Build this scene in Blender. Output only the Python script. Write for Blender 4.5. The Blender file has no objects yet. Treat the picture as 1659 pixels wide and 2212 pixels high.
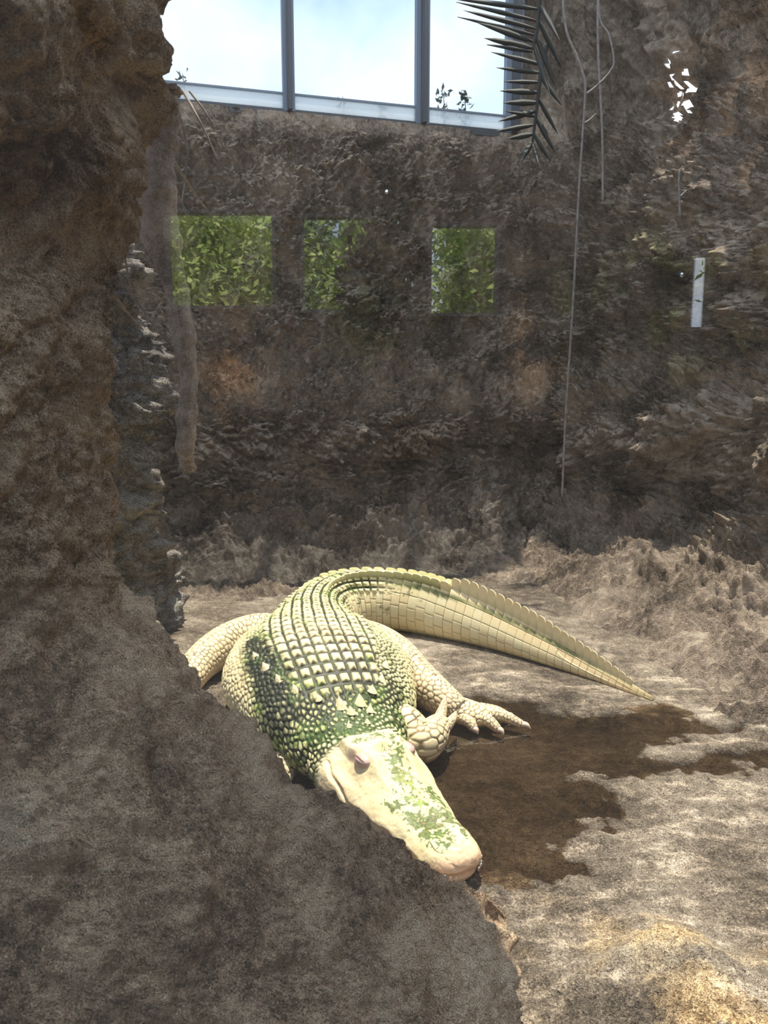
import bpy, bmesh, math, random
import numpy as np
from mathutils import Vector, Matrix

# ------------------------------------------------------------------ camera, sky, sun, exposure
SC = bpy.context.scene
COL = SC.collection
H, F = 1.2, 1700.0
PITCH = math.radians(9.0)
CP, SP = math.cos(PITCH), math.sin(PITCH)
cam_d = bpy.data.cameras.new('camera')
cam_d.sensor_fit = 'VERTICAL'
cam_d.sensor_height = 34.6
cam_d.lens = 34.6 * F / 2212.0
cam_d.clip_start = 0.02
cam_d.clip_end = 300
cam_d.dof.use_dof = True
cam_d.dof.focus_distance = 3.0
cam_d.dof.aperture_fstop = 11.0
cam = bpy.data.objects.new('camera', cam_d)
COL.objects.link(cam)
cam.location = (0, 0, H)
cam.rotation_euler = (math.radians(90) - PITCH, 0, 0)
SC.camera = cam
SC.view_settings.view_transform = 'Standard'
SC.view_settings.look = 'None'
SC.view_settings.gamma = 1
SC.view_settings.use_curve_mapping = False
SC.view_settings.exposure = 1.0
SC.cycles.caustics_reflective = False
SC.cycles.caustics_refractive = False
SC.cycles.transparent_max_bounces = 16
SC.cycles.max_bounces = 7
SC.cycles.diffuse_bounces = 3
SC.cycles.glossy_bounces = 3
SC.cycles.use_adaptive_sampling = True
SC.cycles.adaptive_threshold = 0.02

SUN_ELEV, SUN_AZ = 77.0, 5.0      # azimuth from +y towards +x
sun_d = bpy.data.lights.new('sun_offscreen', 'SUN')
sun_d.energy = 4.2
sun_d.angle = math.radians(0.8)
sun_d.color = (1.0, 0.93, 0.79)
sun = bpy.data.objects.new('sun_offscreen', sun_d)
COL.objects.link(sun)
_e, _a = math.radians(SUN_ELEV), math.radians(SUN_AZ)
sdir = Vector((math.cos(_e) * math.sin(_a), math.cos(_e) * math.cos(_a), math.sin(_e)))
sun.rotation_euler = sdir.to_track_quat('Z', 'Y').to_euler()
sun.location = (0, 2, 8)

world = bpy.data.worlds.new('sky')
SC.world = world
world.use_nodes = True
nt = world.node_tree
nt.nodes.clear()
wo = nt.nodes.new('ShaderNodeOutputWorld')
bg = nt.nodes.new('ShaderNodeBackground')
tc = nt.nodes.new('ShaderNodeTexCoord')
n1 = nt.nodes.new('ShaderNodeTexNoise')
n1.inputs['Scale'].default_value = 4.2
n1.inputs['Detail'].default_value = 5
n1.inputs['Roughness'].default_value = 0.55
rmp = nt.nodes.new('ShaderNodeValToRGB')
rmp.color_ramp.elements[0].position = 0.36
rmp.color_ramp.elements[0].color = (0.46, 0.62, 0.93, 1)
rmp.color_ramp.elements[1].position = 0.60
rmp.color_ramp.elements[1].color = (0.92, 0.96, 1.0, 1)
em = rmp.color_ramp.elements.new(0.47)
em.color = (0.68, 0.80, 0.97, 1)
nt.links.new(tc.outputs['Generated'], n1.inputs['Vector'])
nt.links.new(n1.outputs['Fac'], rmp.inputs['Fac'])
nt.links.new(rmp.outputs['Color'], bg.inputs['Color'])
bg.inputs['Strength'].default_value = 1.2
nt.links.new(bg.outputs['Background'], wo.inputs['Surface'])

# ------------------------------------------------------------------ helpers
rng = np.random.default_rng(7)
random.seed(7)

def ray(px, py):
    u = (px - 829.5) / F; v = (1106 - py) / F
    return Vector((u, CP + v * SP, -SP + v * CP))
def at_z(px, py, z):
    d = ray(px, py); t = (z - H) / d.z
    return Vector((d.x * t, d.y * t, z))
def at_y(px, py, y):
    d = ray(px, py); t = y / d.y
    return Vector((d.x * t, y, H + d.z * t))

def _hash(ix, iy, iz, seed):
    h = (ix.astype(np.uint32) * np.uint32(374761393) + iy.astype(np.uint32) * np.uint32(668265263)
         + iz.astype(np.uint32) * np.uint32(2246822519) + np.uint32((seed * 3266489917) & 0xffffffff))
    h = (h ^ (h >> np.uint32(13))) * np.uint32(1274126177)
    h = (h ^ (h >> np.uint32(15))) * np.uint32(2654435761)
    return h ^ (h >> np.uint32(16))
_G = np.array([(1,1,0),(-1,1,0),(1,-1,0),(-1,-1,0),(1,0,1),(-1,0,1),(1,0,-1),(-1,0,-1),
               (0,1,1),(0,-1,1),(0,1,-1),(0,-1,-1),(1,1,0),(-1,1,0),(0,-1,1),(0,-1,-1)], dtype=np.float32)
def noise3(P, seed=0):
    P = P.astype(np.float32)
    i = np.floor(P); f = P - i; i = i.astype(np.int64)
    w = f * f * f * (f * (f * 6 - 15) + 10)
    out = np.zeros(len(P), np.float32)
    for dx in (0, 1):
        for dy in (0, 1):
            for dz in (0, 1):
                g = _G[_hash(i[:, 0] + dx, i[:, 1] + dy, i[:, 2] + dz, seed) & np.uint32(15)]
                d = g[:, 0] * (f[:, 0] - dx) + g[:, 1] * (f[:, 1] - dy) + g[:, 2] * (f[:, 2] - dz)
                wx = w[:, 0] if dx else 1 - w[:, 0]
                wy = w[:, 1] if dy else 1 - w[:, 1]
                wz = w[:, 2] if dz else 1 - w[:, 2]
                out += d * wx * wy * wz
    return out
def fbm(P, freq, octs, seed=0, gain=0.5, ridged=False, billow=False):
    a, out, tot = 1.0, 0.0, 0.0
    for k in range(octs):
        n = noise3(P * freq, seed + k * 17)
        if ridged: n = 0.5 - np.abs(n) * 1.4
        if billow: n = np.abs(n) * 1.6 - 0.4
        out = out + a * n
        tot += a; a *= gain; freq *= 2.03
    return out / tot
def worley(u, v, seed=0, jit=0.8):
    """F1, F2 and a random number of the nearest cell; u, v in cell units"""
    iu = np.floor(u).astype(np.int64); iv = np.floor(v).astype(np.int64)
    f1 = np.full(u.shape, 9.0); f2 = np.full(u.shape, 9.0); rid = np.zeros(u.shape)
    z = np.zeros_like(iu)
    for a in (-1, 0, 1):
        for b in (-1, 0, 1):
            h = _hash(iu + a, iv + b, z, seed)
            hu = (h & np.uint32(0xffff)) / 65535.0; hv = (h >> np.uint32(16)) / 65535.0
            off = 0.5 * ((iv + b) % 2)
            cu = iu + a + 0.5 + (hu - 0.5) * jit + off - 0.25; cv = iv + b + 0.5 + (hv - 0.5) * jit
            d = np.hypot(u - cu, v - cv)
            n1_ = d < f1
            f2 = np.where(n1_, f1, np.minimum(f2, d))
            rid = np.where(n1_, ((h * np.uint32(48271)) & np.uint32(1023)) / 1023.0, rid)
            f1 = np.where(n1_, d, f1)
    return f1, f2, rid
def sstep(a, b, x):
    t = np.clip((x - a) / (b - a), 0, 1)
    return t * t * (3 - 2 * t)
def interp(xs, ys, x):
    """smooth (monotone cubic) interpolation"""
    xs = np.asarray(xs, float); ys = np.asarray(ys, float)
    d = np.diff(ys) / np.diff(xs)
    m = np.zeros_like(ys); m[0] = d[0]; m[-1] = d[-1]
    for i in range(1, len(xs) - 1):
        m[i] = 0 if d[i - 1] * d[i] <= 0 else 2 * d[i - 1] * d[i] / (d[i - 1] + d[i])
    x = np.clip(x, xs[0], xs[-1])
    k = np.clip(np.searchsorted(xs, x) - 1, 0, len(xs) - 2)
    h = xs[k + 1] - xs[k]; t = (x - xs[k]) / h
    return ((2*t**3 - 3*t**2 + 1) * ys[k] + (t**3 - 2*t**2 + t) * h * m[k]
            + (-2*t**3 + 3*t**2) * ys[k + 1] + (t**3 - t**2) * h * m[k + 1])
def catmull(P, n):
    P = np.asarray(P, float)
    Q = np.vstack([2 * P[0] - P[1], P, 2 * P[-1] - P[-2]])
    seg = np.linalg.norm(np.diff(P, axis=0), axis=1)
    fine = []
    for i in range(len(P) - 1):
        k = max(8, int(400 * seg[i] / seg.sum()))
        t = np.linspace(0, 1, k, endpoint=False)[:, None]
        p0, p1, p2, p3 = Q[i], Q[i + 1], Q[i + 2], Q[i + 3]
        fine.append(0.5 * (2*p1 + (p2 - p0)*t + (2*p0 - 5*p1 + 4*p2 - p3)*t**2 + (3*p1 - p0 - 3*p2 + p3)*t**3))
    fine = np.vstack(fine + [P[-1:]])
    s = np.concatenate([[0], np.cumsum(np.linalg.norm(np.diff(fine, axis=0), axis=1))])
    u = np.linspace(0, s[-1], n)
    return np.stack([np.interp(u, s, fine[:, k]) for k in range(P.shape[1])], 1), u, s[-1]

def grid_quads(nu, nv, close=False):
    a = np.arange(nu * nv).reshape(nu, nv)
    if close: a = np.concatenate([a, a[:, :1]], 1)
    return np.stack([a[:-1, :-1], a[1:, :-1], a[1:, 1:], a[:-1, 1:]], -1).reshape(-1, 4)
def np_mesh(name, V, Q):
    V = np.ascontiguousarray(V, np.float32); Q = np.ascontiguousarray(Q, np.int32)
    me = bpy.data.meshes.new(name)
    k = Q.shape[1]
    me.vertices.add(len(V)); me.vertices.foreach_set('co', V.ravel())
    me.loops.add(Q.size); me.loops.foreach_set('vertex_index', Q.ravel())
    me.polygons.add(len(Q)); me.polygons.foreach_set('loop_start', np.arange(0, Q.size, k, dtype=np.int32))
    me.update(calc_edges=True)
    me.shade_smooth()
    return me
def add_attr(me, name, arr):
    if arr.ndim == 1:
        a = me.attributes.new(name, 'FLOAT', 'POINT'); a.data.foreach_set('value', np.ascontiguousarray(arr, np.float32))
    else:
        if arr.shape[1] == 3: arr = np.concatenate([arr, np.ones((len(arr), 1))], 1)
        a = me.attributes.new(name, 'FLOAT_COLOR', 'POINT'); a.data.foreach_set('color', np.ascontiguousarray(arr, np.float32).ravel())
def link(name, me, mat=None, parent=None, loc=None):
    o = bpy.data.objects.new(name, me); COL.objects.link(o)
    if mat is not None and not me.materials: me.materials.append(mat)
    if parent is not None: o.parent = parent
    if loc is not None: o.location = loc
    return o
def tag(o, label, cat, group=None):
    o['label'] = label; o['category'] = cat
    if group: o['group'] = group
    return o
def struct(o):
    o['kind'] = 'structure'; return o
def empty(name, loc=(0, 0, 0)):
    o = bpy.data.objects.new(name, None); COL.objects.link(o); o.location = loc; o.empty_display_size = 0.05
    return o
def box_mesh(name, lo, hi, bev=0.0):
    bm = bmesh.new(); bmesh.ops.create_cube(bm, size=1)
    for v in bm.verts:
        for k in range(3): v.co[k] = lo[k] + (v.co[k] + 0.5) * (hi[k] - lo[k])
    if bev: bmesh.ops.bevel(bm, geom=bm.edges[:], offset=bev, segments=2, affect='EDGES')
    me = bpy.data.meshes.new(name); bm.to_mesh(me); bm.free(); return me
def grid_normals(V, nu, nv, close=False):
    G = V.reshape(nu, nv, 3)
    du = np.gradient(G, axis=0)
    if close: dv = (np.roll(G, -1, 1) - np.roll(G, 1, 1)) * 0.5
    else: dv = np.gradient(G, axis=1)
    N = np.cross(du, dv); L = np.linalg.norm(N, axis=2, keepdims=True)
    return (N / np.maximum(L, 1e-9)).reshape(-1, 3)
def tube(path, rad, nv=10, n=None, cap=True):
    """rounded tube along a path; returns V, Q, u, phi"""
    path = np.asarray(path, float)
    n = n or max(6, len(path) * 6)
    C, u, L = catmull(path, n)
    rad = np.asarray(rad, float)
    s0 = np.concatenate([[0], np.cumsum(np.linalg.norm(np.diff(path, axis=0), axis=1))]); s0 = s0 / s0[-1]
    R = interp(s0, rad, u / L) if len(rad) > 2 else np.interp(u / L, s0[[0, -1]], rad)
    T = np.gradient(C, axis=0); T /= np.linalg.norm(T, axis=1, keepdims=True)
    up = np.array([0, 0, 1.0]) if abs(T[:, 2]).mean() < 0.8 else np.array([0, 1.0, 0])
    A = np.cross(T, up); A /= np.maximum(np.linalg.norm(A, axis=1, keepdims=True), 1e-6)
    B = np.cross(A, T)
    ph = np.linspace(0, 2 * math.pi, nv, endpoint=False)
    V = C[:, None] + R[:, None, None] * (np.cos(ph)[None, :, None] * B[:, None] + np.sin(ph)[None, :, None] * A[:, None])
    if cap:
        V[0] = C[0]; V[-1] = C[-1]
    U, PH = np.meshgrid(u, ph, indexing='ij')
    return V.reshape(-1, 3), grid_quads(n, nv, True), U.ravel(), PH.ravel(), np.repeat(R, nv)

# ------------------------------------------------------------------ materials
def new_mat(name):
    m = bpy.data.materials.new(name); m.use_nodes = True
    nt = m.node_tree; nt.nodes.clear()
    out = nt.nodes.new('ShaderNodeOutputMaterial')
    return m, nt, out
def plain(name, rgb, rough=0.6, metal=0.0, noise=0.0, scale=20):
    m, nt, out = new_mat(name)
    b = nt.nodes.new('ShaderNodeBsdfPrincipled')
    b.inputs['Base Color'].default_value = (*rgb, 1)
    b.inputs['Roughness'].default_value = rough
    b.inputs['Metallic'].default_value = metal
    if noise:
        tcn = nt.nodes.new('ShaderNodeTexCoord')
        n = nt.nodes.new('ShaderNodeTexNoise'); n.inputs['Scale'].default_value = scale; n.inputs['Detail'].default_value = 4
        r = nt.nodes.new('ShaderNodeValToRGB')
        r.color_ramp.elements[0].position = 0.3; r.color_ramp.elements[1].position = 0.7
        r.color_ramp.elements[0].color = (*[c * (1 - noise) for c in rgb], 1)
        r.color_ramp.elements[1].color = (*[min(1, c * (1 + noise)) for c in rgb], 1)
        nt.links.new(tcn.outputs['Object'], n.inputs['Vector'])
        nt.links.new(n.outputs['Fac'], r.inputs['Fac']); nt.links.new(r.outputs['Color'], b.inputs['Base Color'])
    nt.links.new(b.outputs['BSDF'], out.inputs['Surface'])
    return m
def rock_mat(name, cols, scale=5.0, bump=0.6, rough=0.85, spec=0.25, fleck=0.5, attr=False, wet=False):
    """cols: 4 linear colours dark -> light; attr: multiply by the 'tint' colour attribute (stains and moss)"""
    m, nt, out = new_mat(name)
    L = nt.links.new
    tcn = nt.nodes.new('ShaderNodeTexCoord')
    b = nt.nodes.new('ShaderNodeBsdfPrincipled')
    def noise(s, d, r=0.6, dist=0.0):
        n = nt.nodes.new('ShaderNodeTexNoise')
        n.inputs['Scale'].default_value = s; n.inputs['Detail'].default_value = d
        n.inputs['Roughness'].default_value = r; n.inputs['Distortion'].default_value = dist
        L(tcn.outputs['Object'], n.inputs['Vector']); return n
    big = noise(scale * 0.45, 3, 0.62, 0.4); mid = noise(scale * 6, 5, 0.72); fine = noise(scale * 34, 2, 0.7)
    add = nt.nodes.new('ShaderNodeMath'); add.operation = 'MULTIPLY_ADD'
    L(mid.outputs['Fac'], add.inputs[0]); add.inputs[1].default_value = 0.75; L(big.outputs['Fac'], add.inputs[2])
    add2 = nt.nodes.new('ShaderNodeMath'); add2.operation = 'MULTIPLY_ADD'
    L(fine.outputs['Fac'], add2.inputs[0]); add2.inputs[1].default_value = 0.75; L(add.outputs[0], add2.inputs[2])
    r = nt.nodes.new('ShaderNodeValToRGB')
    e = r.color_ramp.elements
    e[0].position = 0.78; e[0].color = (*cols[0], 1)
    e[1].position = 1.48; e[1].color = (*cols[3], 1)
    x = e.new(0.92); x.color = (*cols[0], 1)
    mr = nt.nodes.new('ShaderNodeMapRange'); mr.inputs['From Min'].default_value = 1.0; mr.inputs['From Max'].default_value = 1.50
    L(add2.outputs[0], mr.inputs['Value'])
    while len(e) > 2: e.remove(e[1])
    e[0].position = 0.0; e[1].position = 1.0
    for p_, c_ in ((0.36, cols[1]), (0.62, cols[2])):
        x = e.new(p_); x.color = (*c_, 1)
    L(mr.outputs['Result'], r.inputs['Fac'])
    col = r.outputs['Color']
    if fleck:
        fl = noise(scale * 22, 2, 0.5); fr = nt.nodes.new('ShaderNodeValToRGB')
        fr.color_ramp.elements[0].position = 0.64; fr.color_ramp.elements[0].color = (0, 0, 0, 1)
        fr.color_ramp.elements[1].position = 0.70; fr.color_ramp.elements[1].color = (fleck, fleck, fleck, 1)
        L(fl.outputs['Fac'], fr.inputs['Fac'])
        mx = nt.nodes.new('ShaderNodeMixRGB'); L(fr.outputs['Color'], mx.inputs['Fac']); L(col, mx.inputs['Color1'])
        mx.inputs['Color2'].default_value = (min(1, cols[3][0] * 1.5), min(1, cols[3][1] * 1.35), cols[3][2] * 1.1, 1); col = mx.outputs['Color']
    if attr:
        at = nt.nodes.new('ShaderNodeAttribute'); at.attribute_name = 'tint'
        mm = nt.nodes.new('ShaderNodeMixRGB'); mm.blend_type = 'MULTIPLY'; mm.inputs['Fac'].default_value = 1
        L(col, mm.inputs['Color1']); L(at.outputs['Color'], mm.inputs['Color2']); col = mm.outputs['Color']
    if wet:
        aw = nt.nodes.new('ShaderNodeAttribute'); aw.attribute_name = 'wet'
        rr = nt.nodes.new('ShaderNodeMapRange'); rr.inputs['To Min'].default_value = rough; rr.inputs['To Max'].default_value = 0.35
        L(aw.outputs['Fac'], rr.inputs['Value']); L(rr.outputs['Result'], b.inputs['Roughness'])
    else: b.inputs['Roughness'].default_value = rough
    L(col, b.inputs['Base Color'])
    b.inputs['Specular IOR Level'].default_value = spec
    bp = nt.nodes.new('ShaderNodeBump'); bp.inputs['Strength'].default_value = bump; bp.inputs['Distance'].default_value = 0.035
    bp2 = nt.nodes.new('ShaderNodeBump'); bp2.inputs['Strength'].default_value = bump * 0.8; bp2.inputs['Distance'].default_value = 0.006
    vo = nt.nodes.new('ShaderNodeTexVoronoi'); vo.inputs['Scale'].default_value = scale * 8; vo.inputs['Detail'].default_value = 0; vo.inputs['Roughness'].default_value = 0.7
    mv = nt.nodes.new('ShaderNodeMixRGB'); mv.blend_type = 'ADD'; mv.inputs['Fac'].default_value = 0.12
    L(tcn.outputs['Object'], mv.inputs['Color1']); L(mid.outputs['Color'], mv.inputs['Color2']); L(mv.outputs['Color'], vo.inputs['Vector'])
    hs = nt.nodes.new('ShaderNodeMath'); hs.operation = 'MULTIPLY_ADD'; hs.inputs[1].default_value = -0.8
    L(vo.outputs['Distance'], hs.inputs[0]); L(mid.outputs['Fac'], hs.inputs[2])
    L(hs.outputs[0], bp.inputs['Height']); L(fine.outputs['Fac'], bp2.inputs['Height'])
    L(bp.outputs['Normal'], bp2.inputs['Normal']); L(bp2.outputs['Normal'], b.inputs['Normal'])
    L(b.outputs['BSDF'], out.inputs['Surface'])
    return m
def glass_mat(name, tint=(1, 1, 1), refl=1.0, ior=1.5, rough=0.0, dust=0.0):
    m, nt, out = new_mat(name)
    t = nt.nodes.new('ShaderNodeBsdfTransparent'); t.inputs['Color'].default_value = (*tint, 1)
    g = nt.nodes.new('ShaderNodeBsdfGlossy'); g.inputs['Roughness'].default_value = rough
    f0 = ((ior - 1) / (ior + 1)) ** 2
    lw = nt.nodes.new('ShaderNodeLayerWeight'); lw.inputs['Blend'].default_value = 0.5
    pw_ = nt.nodes.new('ShaderNodeMath'); pw_.operation = 'POWER'; pw_.inputs[1].default_value = 5.0
    mu = nt.nodes.new('ShaderNodeMath'); mu.operation = 'MULTIPLY_ADD'; mu.use_clamp = True       # Schlick reflectance
    mu.inputs[1].default_value = (1 - f0) * min(refl, 1.0); mu.inputs[2].default_value = f0 * refl
    mx = nt.nodes.new('ShaderNodeMixShader')
    nt.links.new(lw.outputs['Facing'], pw_.inputs[0]); nt.links.new(pw_.outputs[0], mu.inputs[0]); nt.links.new(mu.outputs[0], mx.inputs['Fac'])
    nt.links.new(t.outputs['BSDF'], mx.inputs[1]); nt.links.new(g.outputs['BSDF'], mx.inputs[2])
    sh_ = mx.outputs['Shader']
    if dust:                                            # a film of dust that scatters daylight
        td = nt.nodes.new('ShaderNodeBsdfTranslucent'); td.inputs['Color'].default_value = (0.9, 0.9, 0.9, 1)
        m2_ = nt.nodes.new('ShaderNodeMixShader'); m2_.inputs['Fac'].default_value = dust
        nt.links.new(sh_, m2_.inputs[1]); nt.links.new(td.outputs['BSDF'], m2_.inputs[2]); sh_ = m2_.outputs['Shader']
    nt.links.new(sh_, out.inputs['Surface'])
    return m
def attr_mat(name, rough=0.5, spec=0.3, bump=0.25, scale=160, sss=0.0):
    m, nt, out = new_mat(name)
    b = nt.nodes.new('ShaderNodeBsdfPrincipled')
    a = nt.nodes.new('ShaderNodeAttribute'); a.attribute_name = 'col'
    tcn = nt.nodes.new('ShaderNodeTexCoord')
    n = nt.nodes.new('ShaderNodeTexNoise'); n.inputs['Scale'].default_value = scale; n.inputs['Detail'].default_value = 4
    bp = nt.nodes.new('ShaderNodeBump'); bp.inputs['Strength'].default_value = bump; bp.inputs['Distance'].default_value = 0.003
    L = nt.links.new
    L(tcn.outputs['Object'], n.inputs['Vector']); L(n.outputs['Fac'], bp.inputs['Height']); L(bp.outputs['Normal'], b.inputs['Normal'])
    L(a.outputs['Color'], b.inputs['Base Color'])
    b.inputs['Roughness'].default_value = rough; b.inputs['Specular IOR Level'].default_value = spec
    L(b.outputs['BSDF'], out.inputs['Surface'])
    return m

def frost_mat(name):
    m, nt, out = new_mat(name)
    t = nt.nodes.new('ShaderNodeBsdfTransparent'); t.inputs['Color'].default_value = (0.70, 0.73, 0.74, 1)
    d = nt.nodes.new('ShaderNodeBsdfTranslucent'); d.inputs['Color'].default_value = (0.58, 0.60, 0.60, 1)
    n = nt.nodes.new('ShaderNodeTexNoise'); n.inputs['Scale'].default_value = 6; n.inputs['Detail'].default_value = 4
    mr = nt.nodes.new('ShaderNodeMapRange'); mr.inputs['From Min'].default_value = 0.3; mr.inputs['From Max'].default_value = 0.7
    mr.inputs['To Min'].default_value = 0.45; mr.inputs['To Max'].default_value = 0.85
    mx = nt.nodes.new('ShaderNodeMixShader')
    nt.links.new(n.outputs['Fac'], mr.inputs['Value']); nt.links.new(mr.outputs['Result'], mx.inputs['Fac'])
    nt.links.new(t.outputs['BSDF'], mx.inputs[1]); nt.links.new(d.outputs['BSDF'], mx.inputs[2])
    nt.links.new(mx.outputs['Shader'], out.inputs['Surface']); return m
M_WALL = rock_mat('wall_rock', [(0.125, 0.094, 0.072), (0.40, 0.308, 0.232), (0.66, 0.512, 0.388), (0.88, 0.72, 0.56)], 7.0, 1.0, attr=True)
M_OUT = rock_mat('outcrop_rock', [(0.165, 0.108, 0.068), (0.55, 0.382, 0.255), (0.84, 0.61, 0.42), (0.96, 0.78, 0.57)], 9.0, 1.0, attr=True)
M_FLOOR = rock_mat('floor_rock', [(0.095, 0.073, 0.054), (0.225, 0.178, 0.13), (0.385, 0.313, 0.236), (0.62, 0.53, 0.412)], 5.0, 0.8, fleck=0.3, attr=True, wet=True)
M_PALE = rock_mat('pale_rock', [(0.14, 0.124, 0.110), (0.36, 0.32, 0.285), (0.62, 0.56, 0.50), (0.85, 0.78, 0.70)], 5.0, 1.0, attr=False)
M_BARK = rock_mat('root_bark', [(0.24, 0.18, 0.14), (0.46, 0.36, 0.29), (0.64, 0.52, 0.43), (0.80, 0.68, 0.58)], 7.0, 0.6, fleck=0.2)
M_TWIG = plain('dry_twig', (0.30, 0.25, 0.20), 0.8, noise=0.3, scale=40)
M_VINE = plain('grey_vine', (0.26, 0.235, 0.22), 0.8, noise=0.3, scale=40)
M_PALM = plain('palm_leaf', (0.022, 0.025, 0.020), 0.75, noise=0.3)
M_FRAME = plain('window_frame_paint', (0.20, 0.24, 0.30), 0.45)
M_FRAME_D = plain('window_frame_dark', (0.08, 0.085, 0.095), 0.5)
M_FROST = frost_mat('frosted_glass')
M_GLASS = glass_mat('viewing_glass', (0.985, 0.99, 0.99), 2.6, dust=0.005)
M_PANE = glass_mat('window_pane', (0.98, 0.99, 1.0), 0.6)
M_TINT = glass_mat('tinted_pane', (0.76, 0.80, 0.84), 0.6)
M_WATER = glass_mat('pool_water', (0.80, 0.72, 0.62), 1.0, 1.33, 0.015)
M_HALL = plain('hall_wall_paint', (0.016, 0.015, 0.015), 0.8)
M_SPRIG = plain('sprig_leaf', (0.10, 0.13, 0.07), 0.6, noise=0.4)
M_GATOR = attr_mat('alligator_skin', 0.5, 0.3)
M_CLAW = plain('claw_horn', (0.78, 0.56, 0.42), 0.35, noise=0.12, scale=30)
M_TOOTH = plain('tooth_enamel', (0.85, 0.80, 0.70), 0.25)
M_LID = plain('eyelid_skin', (0.62, 0.42, 0.36), 0.5, noise=0.12, scale=60)
M_EYE = plain('eye_surface', (0.36, 0.15, 0.14), 0.2)

# ------------------------------------------------------------------ structure: floor with a shallow pool
POOL = [(700, 1560), (880, 1530), (960, 1512), (1040, 1503), (1130, 1522), (1230, 1556), (1330, 1545), (1440, 1530),
        (1500, 1555), (1590, 1575), (1500, 1592), (1385, 1612), (1400, 1628), (1480, 1640), (1660, 1622), (1860, 1600),
        (1860, 1640), (1660, 1655), (1560, 1662), (1450, 1672), (1270, 1682), (1300, 1712), (1350, 1752), (1300, 1790),
        (1230, 1822), (1210, 1852), (1230, 1880), (1170, 1896), (1090, 1890), (1010, 1872), (900, 1890), (700, 1860), (560, 1720), (600, 1620)]
POOLW = np.array([at_z(px, py, 0.0)[:2] for px, py in POOL])
def poly_sd(X, Y, poly):
    d = np.full(X.shape, 1e9); ins = np.zeros(X.shape, bool)
    n = len(poly)
    for i in range(n):
        x1, y1 = poly[i]; x2, y2 = poly[(i + 1) % n]
        ex, ey = x2 - x1, y2 - y1
        t = np.clip(((X - x1) * ex + (Y - y1) * ey) / (ex * ex + ey * ey), 0, 1)
        d = np.minimum(d, np.hypot(X - x1 - t * ex, Y - y1 - t * ey))
        if y1 != y2:
            cr = ((y1 > Y) != (y2 > Y)) & (X < (x2 - x1) * (Y - y1) / (y2 - y1) + x1)
            ins ^= cr
    return np.where(ins, -d, d)

SPINE = [(0.205, 1.735), (0.165, 1.80), (0.120, 1.885), (0.075, 1.975), (0.015, 2.085), (-0.045, 2.19), (-0.105, 2.33), (-0.165, 2.50),
         (-0.225, 2.70), (-0.268, 2.92), (-0.300, 3.16), (-0.320, 3.40), (-0.300, 3.60), (-0.215, 3.765), (-0.065, 3.85), (0.11, 3.825),
         (0.28, 3.725), (0.52, 3.54), (0.73, 3.32), (0.895, 3.125), (1.045, 2.905)]
def near_spine(X, Y):
    d = np.full(X.shape, 9.0)
    for (x1, y1), (x2, y2) in zip(SPINE[:-1], SPINE[1:]):
        ex, ey = x2 - x1, y2 - y1
        t = np.clip(((X - x1) * ex + (Y - y1) * ey) / (ex * ex + ey * ey), 0, 1)
        d = np.minimum(d, np.hypot(X - x1 - t * ex, Y - y1 - t * ey))
    return d
def floor_height(X, Y):
    P = np.stack([X, Y, np.zeros_like(X)], 1)
    sd = poly_sd(X, Y, POOLW) + fbm(P, 8, 5, 3, gain=0.6) * 0.20
    z = np.where(sd < 0, -np.minimum(0.022, -sd * 0.22), np.minimum(0.012, sd * 0.25))
    rough = sstep(0.0, 0.12, sd)
    z = z + (fbm(P, 9, 5, 11, gain=0.6) * 0.030 + fbm(P, 2.2, 3, 5) * 0.02) * (0.15 + 0.85 * rough)
    # bank that climbs towards the viewing glass
    lip = 1.72 - 0.10 * X + fbm(P, 2.0, 3, 31) * 0.30
    m = sstep(0.0, 0.85, lip - Y) * sstep(0.05, 0.75, X)
    z = z + 0.30 * m + m * (fbm(P, 6.0, 6, 41, billow=True, gain=0.62) * 0.36)
    ridge = np.exp(-((X - 0.62 - 0.35 * (Y - 1.5)) / 0.13) ** 2 - ((Y - 1.42) / 0.22) ** 2)
    z = z + ridge * 0.05
    rest = 1 - sstep(0.10, 0.26, near_spine(X, Y))           # ground pressed level where the animal lies
    z = z * (1 - rest) + np.minimum(z, -0.003) * rest
    return z, sd
nx, ny = 440, 480
gx = np.concatenate([np.linspace(-2.2, -0.6, 40, endpoint=False), np.linspace(-0.6, 2.0, 360, endpoint=False), np.linspace(2.0, 3.2, 40)])
gyv = np.concatenate([np.linspace(0.52, 1.0, 40, endpoint=False), np.linspace(1.0, 3.2, 350, endpoint=False), np.linspace(3.2, 6.2, 90)])
X, Y = [a.ravel() for a in np.meshgrid(gx, gyv, indexing='ij')]
Z, SD = floor_height(X, Y)
P3 = np.stack([X, Y, Z], 1)
wet = 1 - sstep(-0.02, 0.05, SD + fbm(P3, 14, 3, 77) * 0.06)
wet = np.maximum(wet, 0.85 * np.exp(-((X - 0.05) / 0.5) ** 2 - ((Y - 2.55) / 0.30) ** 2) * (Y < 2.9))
tint = np.ones((len(X), 3))
pat = sstep(0.05, 0.3, fbm(P3, 5.0, 5, 91))
tint *= (1 - 0.12 * pat)[:, None]
streak = fbm(P3 * np.array([1.0, 2.6, 1.0]), 6.0, 5, 93, gain=0.62)
pale = sstep(0.02, 0.22, streak) * sstep(0.0, 0.10, SD) * sstep(0.9, 0.25, SD)
tint *= (1 + 0.8 * pale + 0.7 * streak)[:, None]
ochre = sstep(0.02, 0.30, fbm(P3, 3.2, 5, 97)) * sstep(1.9, 1.4, Y)
tint *= 1 + ochre[:, None] * np.array([0.85, 0.60, 0.15])
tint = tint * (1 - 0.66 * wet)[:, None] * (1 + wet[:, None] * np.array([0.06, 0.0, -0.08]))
me = np_mesh('floor', P3, grid_quads(nx, ny)[:, ::-1])
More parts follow.
